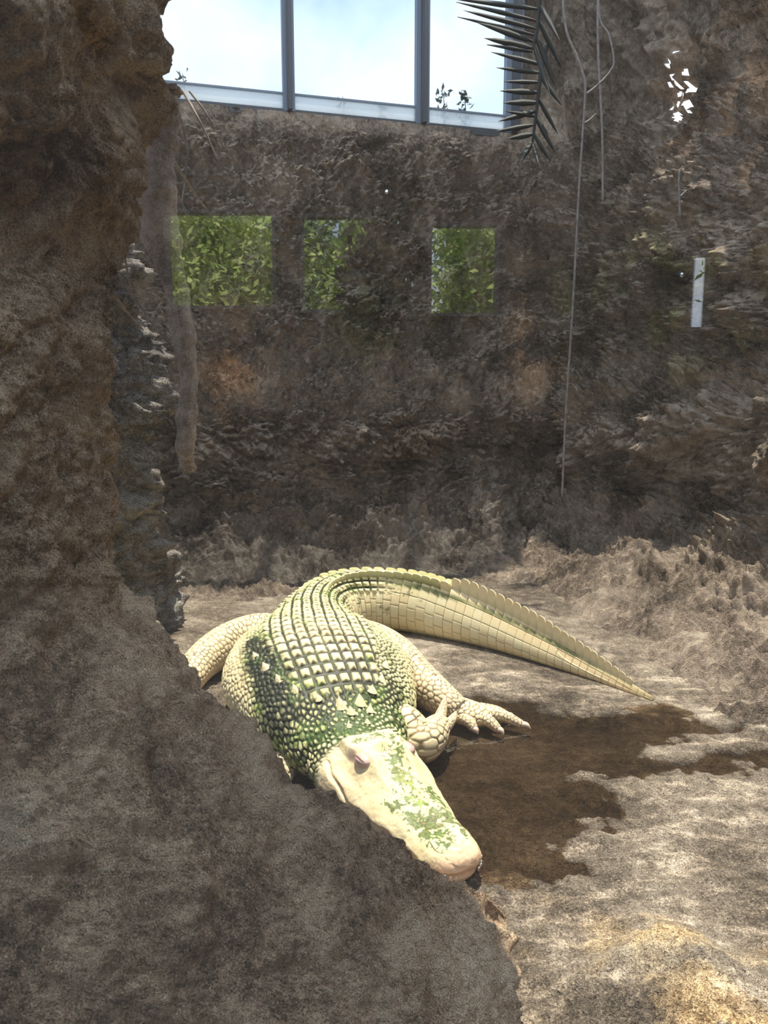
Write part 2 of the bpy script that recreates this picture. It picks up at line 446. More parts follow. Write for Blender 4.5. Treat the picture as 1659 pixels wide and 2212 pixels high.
add_attr(me, 'tint', tint); add_attr(me, 'wet', wet)
struct(link('floor', me, M_FLOOR))

# shallow water lying in the hollow of the floor
ux, uy = np.linspace(-0.6, 1.48, 141), np.linspace(1.5, 3.2, 86)
WX, WY = [a.ravel() for a in np.meshgrid(ux, uy, indexing='ij')]
wq = grid_quads(141, 86)[:, ::-1]
keep = (poly_sd(WX, WY, POOLW)[wq] < 0.06).all(1)
used = np.unique(wq[keep]); remap = np.zeros(len(WX), int); remap[used] = np.arange(len(used))
me = np_mesh('puddle', np.stack([WX, WY, np.zeros_like(WX)], 1)[used], remap[wq[keep]])
pud = link('puddle', me, M_WATER, loc=(0, 0, 0.0))
tag(pud, 'shallow brown water puddle in the rock floor beside the alligator', 'puddle')

# ------------------------------------------------------------------ back wall of rough rock
PLAN = [(-3.6, 2.6), (-2.9, 4.2), (-2.0, 5.26), (-1.23, 5.56), (-0.5, 5.77), (0.4, 6.03), (0.95, 6.19), (1.55, 6.10), (2.10, 5.35), (2.45, 4.3), (2.75, 3.1), (2.95, 1.9), (3.0, 0.5)]
NA, NZ = 740, 420
plan, pa, plen = catmull(PLAN, 4000)
wgt = np.interp(plan[:, 0], [-3.6, -1.6, -1.4, 2.4, 2.6, 3.0], [0.35, 0.5, 1, 1, 0.8, 0.5])
cw = np.concatenate([[0], np.cumsum(wgt[1:])]); cw /= cw[-1]
plan = np.stack([np.interp(np.linspace(0, 1, NA), cw, plan[:, k]) for k in (0, 1)], 1)
tg = np.gradient(plan, axis=0); tg /= np.linalg.norm(tg, axis=1, keepdims=True)
nin = np.stack([tg[:, 1], -tg[:, 0]], 1)            # towards the inside of the enclosure
SILL_Z = 3.06
zz = np.concatenate([np.linspace(-0.12, 3.0, 370, endpoint=False), np.linspace(3.0, 4.3, 50)])
zz[np.argmin(abs(zz - SILL_Z))] = SILL_Z
flare = 0.30 + 0.95 * np.exp(-np.maximum(zz, -0.02) / 0.30) + 0.22 * np.exp(-((zz - 1.0) / 0.35) ** 2) - 0.10 * zz
side = sstep(0.9, 2.0, plan[:, 0])                   # the right hand side, where the rock bulges inwards
A3 = np.zeros((NA, NZ, 3))
base = flare[None, :] * (1 + 0.15 * side[:, None]) + 0.30 * side[:, None] * np.exp(-((zz[None, :] - 2.2) / 0.9) ** 2)
base = base + 0.45 * side[:, None] * sstep(2.7, 4.2, zz)[None, :]  # top of the right side leans in, shaped to shade the wall base
A3[:, :, 0] = plan[:, None, 0] + nin[:, None, 0] * base
A3[:, :, 1] = plan[:, None, 1] + nin[:, None, 1] * base
A3[:, :, 2] = zz[None, :]
V = A3.reshape(-1, 3)
N = -grid_normals(V, NA, NZ)
if (N[:, 1].mean() > 0): N = -N
# strata lean down to the right
sh = V.copy(); sh[:, 2] = V[:, 2] * 1.15 + V[:, 0] * 0.75; sh[:, 0] = V[:, 0] * 0.85 - V[:, 2] * 0.55
d = (fbm(V, 0.9, 3, 21) * 0.34 + fbm(sh, 2.6, 5, 23, billow=True) * 0.22 + fbm(V, 9, 4, 25, gain=0.6) * 0.13
     + fbm(sh, 14, 3, 29, billow=True, gain=0.7) * 0.13 + fbm(V, 30, 2, 35, ridged=True) * 0.030)
foot = sstep(0.0, 0.5, V[:, 2])
d = d * (0.55 + 0.45 * foot)
winx = sstep(-1.5, -1.3, V[:, 0]) * (1 - sstep(1.25, 1.4, V[:, 0]))
nearsill = winx * np.exp(-((V[:, 2] - SILL_Z) / 0.16) ** 2)
d = d * (1 - 0.9 * nearsill)
V = V + N * d[:, None]
tint = np.ones((len(V), 3))
def blob(cx, cz, rx, rz, a=0.6):
    return np.exp(-((V[:, 0] - cx) / rx) ** 2 - ((V[:, 2] - cz) / rz) ** 2) * sstep(-0.15, 0.25, fbm(V, 3.5, 4, 51)) * a
redd = blob(1.05, 1.55, 0.22, 0.5, 1.0) + blob(-1.05, 1.3, 0.22, 0.35, 1.5) + blob(2.1, 2.6, 0.35, 0.8, 1.1) + blob(0.3, 0.8, 0.6, 0.16, 0.6)
tint *= 1 + redd[:, None] * np.array([0.62, 0.36, 0.12])
moss = blob(1.65, 1.75, 0.35, 0.45, 1.0) + blob(0.0, 1.7, 0.5, 0.35, 0.5) + blob(-0.6, 1.9, 0.4, 0.3, 0.4)
tint *= 1 - moss[:, None] * np.array([0.18, 0.02, 0.40])
var = fbm(V, 1.3, 4, 53)
tint *= (1 + 0.5 * var)[:, None]
Q = grid_quads(NA, NZ)
fx = V[Q].mean(1)
cut = (fx[:, 2] > SILL_Z) & (np.repeat(plan[:-1, 0], NZ - 1) > -1.45) & (np.repeat(plan[1:, 0], NZ - 1) < 0.97)
# small gaps near the top of the right hand rock where daylight breaks through
dd = fx - np.array([0, 0, H]); dep_ = dd[:, 1] * CP - dd[:, 2] * SP
fpx = 829.5 + F * dd[:, 0] / dep_; fpy = 1106 - F * (dd[:, 1] * SP + dd[:, 2] * CP) / dep_
gapn = fbm(fx * np.array([1, 1, 1.8]), 15, 3, 611)
cut |= (((fpx - 1468) / 36) ** 2 + ((fpy - 190) / 85) ** 2 < 1) & (gapn > 0.20)
me = np_mesh('wall_back', V, Q[~cut][:, ::-1])
add_attr(me, 'tint', tint)
struct(link('wall_back', me, M_WALL))

_d = V - np.array([0, 0, H]); _dep = _d[:, 1] * CP - _d[:, 2] * SP
_px = 829.5 + F * _d[:, 0] / _dep; _py = 1106 - F * (_d[:, 1] * SP + _d[:, 2] * CP) / _dep
def wall_at(px, py):
    k = np.where(np.hypot(_px - px, _py - py) < 9)[0]
    return Vector(V[k[np.argmin(_dep[k])]])
def nozzle(px, py, label):
    p = wall_at(px, py); e = empty('spray_nozzle', p); tag(e, label, 'nozzle')
    q, f_, *_ = tube([(0, 0.06, 0.01), (0, 0.0, 0.0), (0, -0.05, -0.012)], [0.016, 0.016, 0.013], 12, 14)
    link('pipe', np_mesh('pipe', q, f_), M_NOZ_D, e)
    q, f_, *_ = tube([(0, -0.045, -0.010), (0, -0.055, -0.012), (0, -0.068, -0.015), (0, -0.074, -0.016)], [0.010, 0.016, 0.015, 0.006], 12, 16)
    link('tip', np_mesh('tip', q, f_), M_NOZ, e)
M_NOZ = plain('nozzle_steel', (0.75, 0.76, 0.78), 0.25, 1.0); M_NOZ_D = plain('nozzle_pipe', (0.03, 0.03, 0.035), 0.5)
nozzle(842, 418, 'small steel nozzle poking from the rock above the middle of the wall')
nozzle(1467, 597, 'small steel nozzle in the mossy right part of the wall')

# pale, crumbling rock standing between the outcrop and the back wall
nz_, na_ = 210, 180
zl = np.linspace(-0.1, 2.3, nz_); th = np.linspace(0, 2 * math.pi, na_, endpoint=False)
cxl = interp([-0.1, 0.5, 1.2, 1.8, 2.3], [-1.60, -1.62, -1.55, -1.60, -1.75], zl)
rl = interp([-0.1, 0.3, 0.8, 1.5, 2.0, 2.3], [0.62, 0.50, 0.44, 0.40, 0.30, 0.05], zl)
TH, ZL = np.meshgrid(th, zl)
V = np.stack([np.repeat(cxl, na_) + np.repeat(rl, na_) * np.cos(TH.ravel()), 3.7 + np.repeat(rl, na_) * 1.1 * np.sin(TH.ravel()), ZL.ravel()], 1)
N = grid_normals(V, nz_, na_, True)
cen = np.stack([np.repeat(cxl, na_), np.full(len(V), 3.7), V[:, 2]], 1)
N *= np.sign((N * (V - cen)).sum(1))[:, None] + 1e-9
V = V + N * (fbm(V, 2.5, 3, 61) * 0.30 + fbm(V, 8, 5, 63, billow=True, gain=0.62) * 0.16)[:, None]
me = np_mesh('wall_left', V, grid_quads(nz_, na_, True)[:, ::-1])
struct(link('wall_left', me, M_PALE))

# ------------------------------------------------------------------ the foreground outcrop (left column sweeping down to the right)
SIL = [(440, -160), (340, 0), (412, 100), (412, 190), (375, 300), (346, 420), (305, 490), (208, 555), (244, 700), (238, 850), (246, 1000), (260, 1130), (272, 1270), (325, 1335), (406, 1410), (475, 1480),
       (588, 1572), (710, 1655), (818, 1735), (955, 1812), (1092, 1880), (1138, 1945), (1050, 2030), (1155, 2120), (1275, 2230), (1390, 2400)]
DEP = 1.50
sp = np.array([tuple(at_y(px, py, DEP)) for px, py in SIL])
o_ = np.argsort(sp[:, 2])
zs, xs_ = sp[o_, 2], sp[o_, 0]
zo = np.concatenate([np.linspace(-0.10, 2.12, 500, endpoint=False), np.linspace(2.12, 3.05, 40)]); NZo = len(zo)
xr = np.interp(zo, zs, xs_)
k = np.hanning(25); k /= k.sum(); xr = np.convolve(np.pad(xr, 12, mode='edge'), k, 'valid')
th = np.radians(np.concatenate([np.linspace(-20, 130, 340, endpoint=False), np.linspace(130, 340, 60, endpoint=False)]))
NTo = len(th)
cxo, cyo = -1.7, 1.42
ryo = interp([-0.1, 0.3, 0.7, 1.2, 2.2], [0.86, 0.80, 0.66, 0.56, 0.60], zo)
st, ct = np.sin(th), np.cos(th)
ex = 0.75
lx = np.sign(st) * np.abs(st) ** ex; ly = -np.sign(ct) * np.abs(ct) ** ex
V = np.zeros((NZo, NTo, 3))
V[:, :, 0] = cxo + (xr - cxo)[:, None] * lx[None, :]
ryb = interp([-0.1, 0.3, 0.7, 1.2, 2.2], [0.10, 0.12, 0.25, 0.50, 0.60], zo)          # the far side falls away steeply
V[:, :, 1] = cyo + np.where(ly[None, :] < 0, ryo[:, None], ryb[:, None]) * ly[None, :]
V[:, :, 2] = zo[:, None]
V = V.reshape(-1, 3)
N = grid_normals(V, NZo, NTo, True)
cen = np.array([cxo, cyo, 0]); out_ = V - cen; out_[:, 2] = 0
N *= np.sign((N * out_).sum(1))[:, None] + 1e-9
hi = sstep(0.9, 1.5, V[:, 2])
d = (fbm(V, 2.2, 3, 71) * 0.10 * (0.5 + hi) + fbm(V, 6, 4, 73, billow=True) * 0.065 + fbm(V, 17, 5, 75, gain=0.62) * 0.040)
hole = np.exp(-((V[:, 0] + 0.42) / 0.10) ** 2 - ((V[:, 2] - 2.02) / 0.055) ** 2)
d = d - 0.10 * hole - 0.022
V = V + N * d[:, None]
tint = np.ones((len(V), 3))
tint *= (1 + 0.45 * fbm(V, 2.0, 4, 79))[:, None] * np.array([1.03, 1.0, 0.95])
me = np_mesh('rock_outcrop', V, grid_quads(NZo, NTo, True)[:, ::-1])
add_attr(me, 'tint', tint)
oc = link('rock_outcrop', me, M_OUT)
tag(oc, 'huge dark brown rock outcrop, a column sweeping down in front of the alligator', 'rock')

# unseen rock roof added above the view to shade the column and the slope
OV = np.array([(-1.9, 1.0), (0.36, 1.0), (0.42, 1.3), (0.33, 1.75), (0.09, 2.2), (-0.21, 2.75), (-0.47, 3.2), (-1.0, 3.3), (-1.9, 3.2)])
oc_c = np.array([-0.9, 1.8]); rr2 = []
ang = np.linspace(0, 2 * math.pi, 160, endpoint=False)
OVd = np.vstack([OV, OV[:1]])
_s = np.concatenate([[0], np.cumsum(np.linalg.norm(np.diff(OVd, axis=0), axis=1))])
edge = np.stack([np.interp(np.linspace(0, _s[-1], 160, endpoint=False), _s, OVd[:, k]) for k in (0, 1)], 1)
rings = [(0.02, 2.95), (0.5, 2.93), (0.85, 2.90), (0.97, 2.92), (1.0, 3.0), (0.99, 3.12), (0.93, 3.22), (0.6, 3.30), (0.02, 3.34)]
V = np.vstack([np.concatenate([oc_c + (edge - oc_c) * f_, np.full((160, 1), z_)], 1) for f_, z_ in rings])
V = V + np.stack([fbm(V, 1.7, 4, 401), fbm(V, 1.7, 4, 405), fbm(V, 2.5, 4, 409) * 0.8], 1) * 0.16
V[:, 2] = np.maximum(V[:, 2], 2.86)
me = np_mesh('added_shade_rock', V, grid_quads(len(rings), 160, True))
add_attr(me, 'tint', np.ones((len(V), 3)))
link('added_shade_rock', me, M_OUT, oc)

# ------------------------------------------------------------------ upper window in the back wall
W0 = Vector((-1.70, 5.425, SILL_Z)); W1 = Vector((0.892, 6.17, SILL_Z))
wd = (W1 - W0).normalized(); wn = Vector((wd.y, -wd.x, 0))          # wn points into the enclosure
WL = (W1 - W0).length
WMAT = Matrix(((wd.x, wn.x, 0, W0.x), (wd.y, wn.y, 0, W0.y), (0, 0, 1, W0.z), (0, 0, 0, 1)))
def wlocal(px, off=0.0):
    """distance along the window of the image column px near the sill"""
    d = ray(px, 240); n2 = Vector((wn.x, wn.y)); o2 = Vector((W0.x, W0.y)) + n2 * off
    t = o2.dot(n2) / Vector((d.x, d.y)).dot(n2)
    return (Vector((d.x * t, d.y * t)) - o2).dot(Vector((wd.x, wd.y)))
win = struct(empty('window_1', W0)); win.matrix_world = WMAT
def wpart(name, me, mat):
    o = link(name, me, mat, win); return o
m1, m2, m3 = wlocal(626), wlocal(915), wlocal(1112)
STRIP = 0.115                                        # frosted strip below the clear panes
wpart('frosted_strip', box_mesh('frosted_strip', (-0.1, -0.045, 0.02), (m3 + 0.02, -0.035, STRIP)), M_FROST)
wpart('bottom_rail', box_mesh('bottom_rail', (-0.1, -0.06, -0.03), (m3 + 0.06, -0.02, 0.02)), M_FRAME_D)
wpart('middle_rail', box_mesh('middle_rail', (-0.1, -0.055, STRIP), (m3 + 0.02, -0.025, STRIP + 0.012)), M_FRAME)
wpart('top_rail', box_mesh('top_rail', (-0.1, -0.07, 2.2), (m3 + 0.06, 0.02, 2.3)), M_FRAME)
for mc, hw in ((m1, 0.040), (m2, 0.050), (m3, 0.065)):
    a = wpart('mullion', box_mesh('mullion', (mc - hw, -0.07, 0.0), (mc + hw, -0.01, 2.25), 0.006), M_FRAME)
    bpt = link('glazing_bar', box_mesh('glazing_bar', (mc - hw * 0.35, -0.012, 0.0), (mc + hw * 0.35, 0.045, 2.25), 0.004), M_FRAME_D, a)
for a_, b_ in ((-0.08, m1 - 0.04), (m1 + 0.04, m2 - 0.05), (m2 + 0.05, m3 - 0.065)):
    wpart('pane', box_mesh('pane', (a_, -0.045, STRIP + 0.012), (b_, -0.038, 2.2)), M_TINT)

# ------------------------------------------------------------------ the viewing glass and the dark visitor hall behind it
GY = 0.50
vg = struct(link('window_2', box_mesh('window_2', (-3.2, GY - 0.006, -0.3), (3.2, GY + 0.006, 3.6)), M_GLASS))
HY = -5.0                                           # far wall of the hall; its mirror image stands at 2*GY-HY
MY = 2 * GY - HY
def mir(px, py):
    p = at_y(px, py, MY); return p.x, p.z
holes = []
for (x0, x1, yt, yb) in ((352, 598, 452, 668), (646, 900, 462, 676), (926, 1076, 480, 684), (1494, 1532, 545, 714)):
    a = mir(x0, yt); b = mir(x1, yb); holes.append((a[0], b[0], b[1], a[1]))
# wall with openings, built as a row of blocks
wf = struct(empty('wall_front', (0, HY, 0)))
xsplit = sorted({-4.2, 4.6} | {h[0] for h in holes} | {h[1] for h in holes})
for i in range(len(xsplit) - 1):
    a, b = xsplit[i], xsplit[i + 1]
    hh = [h for h in holes if h[0] <= a + 1e-6 and h[1] >= b - 1e-6]
    spans = [(-0.5, hh[0][2]), (hh[0][3], 4.4)] if hh else [(-0.5, 4.4)]
    for z0, z1 in spans:
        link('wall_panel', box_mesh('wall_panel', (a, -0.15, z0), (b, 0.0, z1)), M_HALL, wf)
for k, h in enumerate(holes):
    fr = struct(empty('window_%d' % (k + 3), (0, HY, 0)))
    t_ = 0.025
    for lo, hi_ in (((h[0], -0.1, h[2]), (h[0] + t_, 0.01, h[3])), ((h[1] - t_, -0.1, h[2]), (h[1], 0.01, h[3])),
                    ((h[0] + t_, -0.1, h[2]), (h[1] - t_, 0.01, h[2] + t_)), ((h[0] + t_, -0.1, h[3] - t_), (h[1] - t_, 0.01, h[3]))):
        link('window_frame', box_mesh('window_frame', lo, hi_), M_FRAME_D, fr)
    link('pane', box_mesh('pane', (h[0] + t_, -0.06, h[2] + t_), (h[1] - t_, -0.054, h[3] - t_)), M_PANE, fr)
roof = struct(empty('ceiling', (0, 0, 3.6)))
for k in range(5):
    x_ = -4.2 + 8.8 * k / 4
    link('beam', box_mesh('beam', (x_ - 0.06, HY - 0.15, 0.0), (x_ + 0.06, GY + 0.12, 0.15)), M_HALL, roof)
for k in range(4):
    x_ = -4.2 + 8.8 * k / 4
    link('pane', box_mesh('pane', (x_ + 0.06, HY - 0.15, 0.06), (x_ + 2.14, GY + 0.12, 0.07)), M_PANE, roof)
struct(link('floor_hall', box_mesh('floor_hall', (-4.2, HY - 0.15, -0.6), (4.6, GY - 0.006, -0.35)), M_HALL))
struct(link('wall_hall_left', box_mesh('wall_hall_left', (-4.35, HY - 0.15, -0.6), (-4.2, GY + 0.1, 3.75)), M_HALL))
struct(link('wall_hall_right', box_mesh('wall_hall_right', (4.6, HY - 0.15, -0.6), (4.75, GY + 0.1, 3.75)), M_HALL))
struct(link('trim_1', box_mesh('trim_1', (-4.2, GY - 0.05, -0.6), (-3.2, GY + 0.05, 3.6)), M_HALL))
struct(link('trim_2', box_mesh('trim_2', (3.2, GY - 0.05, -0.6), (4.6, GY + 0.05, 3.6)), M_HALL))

# ------------------------------------------------------------------ the alligator
CREAM = np.array([0.86, 0.72, 0.42]); CREAM2 = np.array([0.90, 0.80, 0.50]); PEACH = np.array([0.86, 0.57, 0.38])
TAN = np.array([0.62, 0.44, 0.21]); BROWN = np.array([0.16, 0.11, 0.055]); DARK = np.array([0.014, 0.019, 0.009])
GREEN = np.array([0.055, 0.095, 0.022]); LIME = np.array([0.36, 0.46, 0.10]); YELG = np.array([0.66, 0.66, 0.27])
def mixc(A, B, f):
    f = np.asarray(f)[:, None]; return A * (1 - f) + B * f

C, u_, SL = catmull(SPINE, 6000)
NUa = np.concatenate([np.linspace(0, 0.06, 60, endpoint=False), np.linspace(0.06, 0.62, 330, endpoint=False), np.linspace(0.62, 1.9, 520, endpoint=False), np.linspace(1.9, SL, 560)])
NU, NV = len(NUa), 360
C = np.stack([np.interp(NUa, u_, C[:, k]) for k in (0, 1)], 1)
T = np.gradient(C, NUa, axis=0); T /= np.linalg.norm(T, axis=1, keepdims=True)
kk = np.hanning(61); kk /= kk.sum()
T = np.stack([np.convolve(np.pad(T[:, k], 30, mode='edge'), kk, 'valid') for k in (0, 1)], 1); T /= np.linalg.norm(T, axis=1, keepdims=True)
LAT = np.stack([-T[:, 1], T[:, 0]], 1)      # walking from snout to tail; +lat is the animal's own left (image right)
LAT = -LAT if LAT[200, 0] < 0 else LAT
#          u     w      h      zb    a     b     taper
ST = np.array([
    (0.000, 0.0005, 0.0662, 0.0658, 0.80, 0.80, 0.00),
    (0.005, 0.030, 0.080, 0.024, 0.80, 0.80, 0.00),
    (0.018, 0.051, 0.088, 0.008, 0.78, 0.78, 0.00),
    (0.040, 0.066, 0.092, 0.002, 0.76, 0.75, 0.02),
    (0.080, 0.080, 0.095, 0.000, 0.74, 0.72, 0.05),
    (0.160, 0.090, 0.098, -0.01, 0.74, 0.72, 0.08),
    (0.250, 0.110, 0.110, -0.01, 0.76, 0.75, 0.12),
    (0.330, 0.132, 0.132, -0.01, 0.80, 0.82, 0.18),
    (0.390, 0.150, 0.158, -0.01, 0.84, 0.88, 0.22),
    (0.460, 0.162, 0.172, -0.01, 0.88, 0.90, 0.22),
    (0.520, 0.166, 0.176, -0.01, 0.92, 0.92, 0.16),
    (0.580, 0.172, 0.185, -0.01, 0.96, 0.95, 0.10),
    (0.680, 0.212, 0.215, -0.01, 1.0, 1.0, 0.05),
    (0.800, 0.272, 0.265, -0.01, 1.0, 1.0, 0.04),
    (0.950, 0.320, 0.310, -0.01, 0.96, 0.95, 0.04),
    (1.100, 0.352, 0.330, -0.01, 0.95, 0.92, 0.04),
    (1.300, 0.330, 0.330, -0.01, 0.95, 0.92, 0.04),
    (1.480, 0.265, 0.315, -0.01, 0.95, 0.92, 0.06),
    (1.650, 0.210, 0.300, -0.01, 0.95, 0.90, 0.12),
    (1.850, 0.190, 0.295, -0.01, 0.95, 0.92, 0.26),
    (2.100, 0.165, 0.295, -0.01, 0.95, 0.95, 0.42),
    (2.350, 0.140, 0.292, -0.01, 0.95, 0.98, 0.56),
    (2.600, 0.118, 0.275, -0.01, 0.95, 1.0, 0.66),
    (2.850, 0.095, 0.226, -0.01, 0.95, 1.0, 0.72),
    (3.100, 0.074, 0.170, -0.01, 0.95, 1.0, 0.76),
    (3.350, 0.053, 0.116, -0.01, 0.95, 1.0, 0.78),
    (3.550, 0.034, 0.070, -0.01, 0.95, 1.0, 0.78),
    (3.700, 0.018, 0.042, -0.01, 0.95, 1.0, 0.70),
    (3.900, 0.004, 0.014, -0.004, 0.95, 1.0, 0.50)])
ST[-1, 0] = SL
pw, ph_, pzb, pa_, pb_, ptp = [interp(ST[:, 0], ST[:, k], NUa) for k in range(1, 7)]
s = np.linspace(-1, 1, NV, endpoint=False)
phi = math.pi * (0.72 * s + 0.28 * s ** 3)
sn, cs = np.sin(phi), np.cos(phi)
U = np.repeat(NUa, NV); SI = np.tile(sn, NU); CO = np.tile(cs, NU); PHI = np.tile(phi, NU)
def rep(a): return np.repeat(a, NV)
w, h, zb, ea, eb, tp = map(rep, (pw, ph_, pzb, pa_, pb_, ptp))
lat = w * np.sign(SI) * np.abs(SI) ** ea
zz_ = zb + (h - zb) * 0.5 * (1 + np.sign(CO) * np.abs(CO) ** eb)
zn = np.clip((zz_ - zb) / (h - zb), 0, 1)
lat = lat * (1 - tp * zn ** 1.4)
top = sstep(0.1, 0.7, CO)
def g2(u0, l0, ru, rl, both=True):
    r = np.exp(-((U - u0) / ru) ** 2 - ((lat - l0) / rl) ** 2)
    if both: r = r + np.exp(-((U - u0) / ru) ** 2 - ((lat + l0) / rl) ** 2)
    return r
# head relief
dz = np.zeros_like(U)
dz += 0.030 * g2(0.418, 0.058, 0.046, 0.030)                  # brow and eye bumps
dz += 0.014 * g2(0.355, 0.052, 0.05, 0.018)
tab = sstep(0.43, 0.46, U) * (1 - sstep(0.510, 0.528, U + 0.25 * np.abs(lat) * -1)) * (1 - sstep(0.078, 0.092, np.abs(lat)))
dz += 0.022 * tab                                             # flat cranial table
dz -= 0.012 * g2(0.46, 0.042, 0.03, 0.02)
dz -= 0.012 * g2(0.44, 0.115, 0.06, 0.018)                    # hollow behind the eye
dz += 0.013 * g2(0.045, 0.0, 0.024, 0.036, False)             # nostril pad
dz -= 0.007 * g2(0.040, 0.014, 0.007, 0.006)                  # nostrils
dz += 0.006 * g2(0.10, 0.045, 0.03, 0.02) + 0.007 * g2(0.21, 0.06, 0.05, 0.022) - 0.006 * g2(0.15, 0.0, 0.06, 0.03, False)
dz += 0.007 * g2(0.27, 0.0, 0.07, 0.03, False)
zz_ = zz_ + dz * top
# mouth line: upper jaw overhangs the lower
zm = interp([0, 0.03, 0.1, 0.2, 0.3, 0.38, 0.44, 0.50, 0.54, 0.60], [0.040, 0.041, 0.044, 0.052, 0.058, 0.074, 0.098, 0.122, 0.130, 0.13], U)
inmouth = (1 - sstep(0.50, 0.545, U))
lower = sstep(0.004, -0.004, zz_ - zm) * inmouth
wav = 0.004 * np.sin(U * 62) * sstep(0.02, 0.08, U) * inmouth
zm = zm + wav
lip = np.exp(-((zz_ - zm - 0.012) / 0.012) ** 2) * inmouth
mouth = np.exp(-((zz_ - zm) / (0.0045 + 0.004 * (1 - sstep(0.03, 0.08, U)))) ** 2) * inmouth
latscale = 1 - lower * interp([0, 0.25, 0.38, 0.5], [0.10, 0.08, -0.02, -0.05], U) + 0.03 * lip - interp([0, 0.06, 0.2, 0.5], [0.16, 0.08, 0.05, 0.07], U) * mouth
lat2 = lat * latscale
pull = (0.012 * lower + 0.014 * mouth) * (1 - sstep(0.0, 0.06, U))             # chin sits behind the upper lip
Cr = np.repeat(C, NV, 0); LATr = np.repeat(LAT, NV, 0); Tr = np.repeat(T, NV, 0)
V = np.zeros((NU * NV, 3))
V[:, :2] = Cr + LATr * lat2[:, None] + Tr * (pull * 1.0)[:, None]
V[:, 2] = zz_
# sagging of the flank, folds at the neck
P3 = V
N = grid_normals(V, NU, NV, True)
N *= np.sign((N * (V - np.concatenate([Cr, np.full((len(V), 1), 0.12)], 1))).sum(1))[:, None] + 1e-9
G = V.reshape(NU, NV, 3)
seg = np.linalg.norm(np.diff(G, axis=1), axis=2)
qc = np.concatenate([np.zeros((NU, 1)), np.cumsum(seg, 1)], 1)
i0 = int(np.argmin(abs(phi)))
q = (qc - qc[:, i0:i0 + 1]).ravel()                         # signed distance over the skin from the dorsal midline
aq = np.abs(q)
nz1 = fbm(V, 11, 4, 101); nz2 = fbm(V, 30, 3, 103); nz3 = fbm(V, 5, 3, 105); nzf = fbm(V, 70, 2, 107)

# zone weights
neckw = sstep(0.515, 0.56, U) * (1 - sstep(0.68, 0.78, U))
headw = 1 - sstep(0.515, 0.56, U)
tailw = 0 * U
sidew = sstep(0.115, 0.15, aq)
tailw = sstep(2.28, 2.55, U) * (1 - sidew) + sstep(1.92, 2.12, U) * sidew
trunk = (1 - headw) * (1 - neckw) * (1 - tailw)
qd = interp([0.68, 0.78, 1.0, 1.2, 1.5, 1.8, 2.3, 3.0, 4.0], [0.085, 0.13, 0.185, 0.205, 0.19, 0.170, 0.135, 0.05, 0.03], U)
dors = sstep(0.012, -0.012, aq - qd + nz1 * 0.02)

# dorsal scutes: transverse rows of keeled plates, a seam down the middle
prow = 0.055
ur = (U + 0.012 * nz3) / prow; rr_ = np.floor(ur); fu = ur - rr_
pcol = interp([0.7, 1.2, 1.5, 1.9, 2.4], [0.038, 0.043, 0.041, 0.038, 0.034], U)
vc = (q + 0.004 * nz1) / pcol; cc_ = np.floor(vc); fv = vc - cc_
hr = (_hash(rr_.astype(np.int64), cc_.astype(np.int64), np.zeros(len(U), np.int64), 5) & np.uint32(1023)) / 1023.0
ed = np.maximum(np.abs(fu - 0.5) * 0.95, np.abs(fv - 0.5) * interp([0.8, 1.3, 1.7], [0.97, 1.0, 1.06], U)) + nz2 * 0.09
gapw = interp([0.66, 0.80, 1.0, 1.3, 1.6, 2.0], [0.29, 0.22, 0.155, 0.12, 0.13, 0.15], U) + 0.05 * (hr - 0.5)
sc_plate = 1 - sstep(0.5 - gapw - 0.05, 0.5 - gapw * 0.45, ed)
keel = np.exp(-((fv - 0.5) / 0.13) ** 2) * sstep(0.05, 0.75, 1 - fu) * (1 - sstep(0.86, 1.0, 1 - fu))
hd = sc_plate * (0.0065 + 0.006 * keel * (0.5 + hr)) 
# pebbled flank and neck scales
cell = interp([0.5, 0.7, 0.95, 1.2, 1.6, 2.2], [0.018, 0.021, 0.020, 0.0185, 0.018, 0.018], U)
uw = NUa / interp([0.5, 0.7, 0.95, 1.2, 1.6, 2.2], [0.018, 0.021, 0.020, 0.0185, 0.018, 0.018], NUa)
uw = np.concatenate([[0], np.cumsum(np.diff(NUa) / (0.5 * (cell.reshape(NU, NV)[1:, 0] + cell.reshape(NU, NV)[:-1, 0])))])
f1, f2, rid = worley(rep(uw) * 0.95, q / 0.0165, 9, 0.75)
gap_f = interp([0.5, 0.62, 0.8, 1.1, 1.4, 2.0], [0.26, 0.36, 0.32, 0.20, 0.15, 0.14], U) * (0.75 + 0.5 * (aq < qd + 0.08)) 
pebble = sstep(gap_f * 0.5, gap_f + 0.14, f2 - f1)
hf = pebble * 0.0048 * (0.6 + 0.6 * rid)
# tail: rings of blocks
ring_p = interp([1.9, 2.4, 3.0, 3.5, 4.0], [0.056, 0.054, 0.048, 0.038, 0.026], NUa)
ringc = np.concatenate([[0], np.cumsum(np.diff(NUa) / ring_p[1:])])
RC = rep(ringc); ri = np.floor(RC); fr_ = RC - ri
blk = interp([2.0, 2.6, 3.1, 3.5, 4.0], [0.066, 0.060, 0.047, 0.032, 0.02], U)
qq = aq / blk + 0.5 * (ri % 2) * sstep(0.10, 0.16, aq) * 0.6 + 0.12
bi = np.floor(qq); fb = qq - bi
th_ = (_hash(ri.astype(np.int64), bi.astype(np.int64) + 40 * (q > 0), np.zeros(len(U), np.int64), 8) & np.uint32(1023)) / 1023.0
gr = np.minimum(np.minimum(fr_, 1 - fr_) * 1.0 * rep(ring_p), np.minimum(fb, 1 - fb) * blk * 1.15)
tline = 1 - sstep(0.0004, 0.0026, gr + nzf * 0.0010)
ht = (1 - 1.0 * sstep(0.004, 0.0, gr)) * 0.0028 + 0.0028 * (1 - fr_) * (1 - sstep(0.9, 1.0, 1 - fr_))
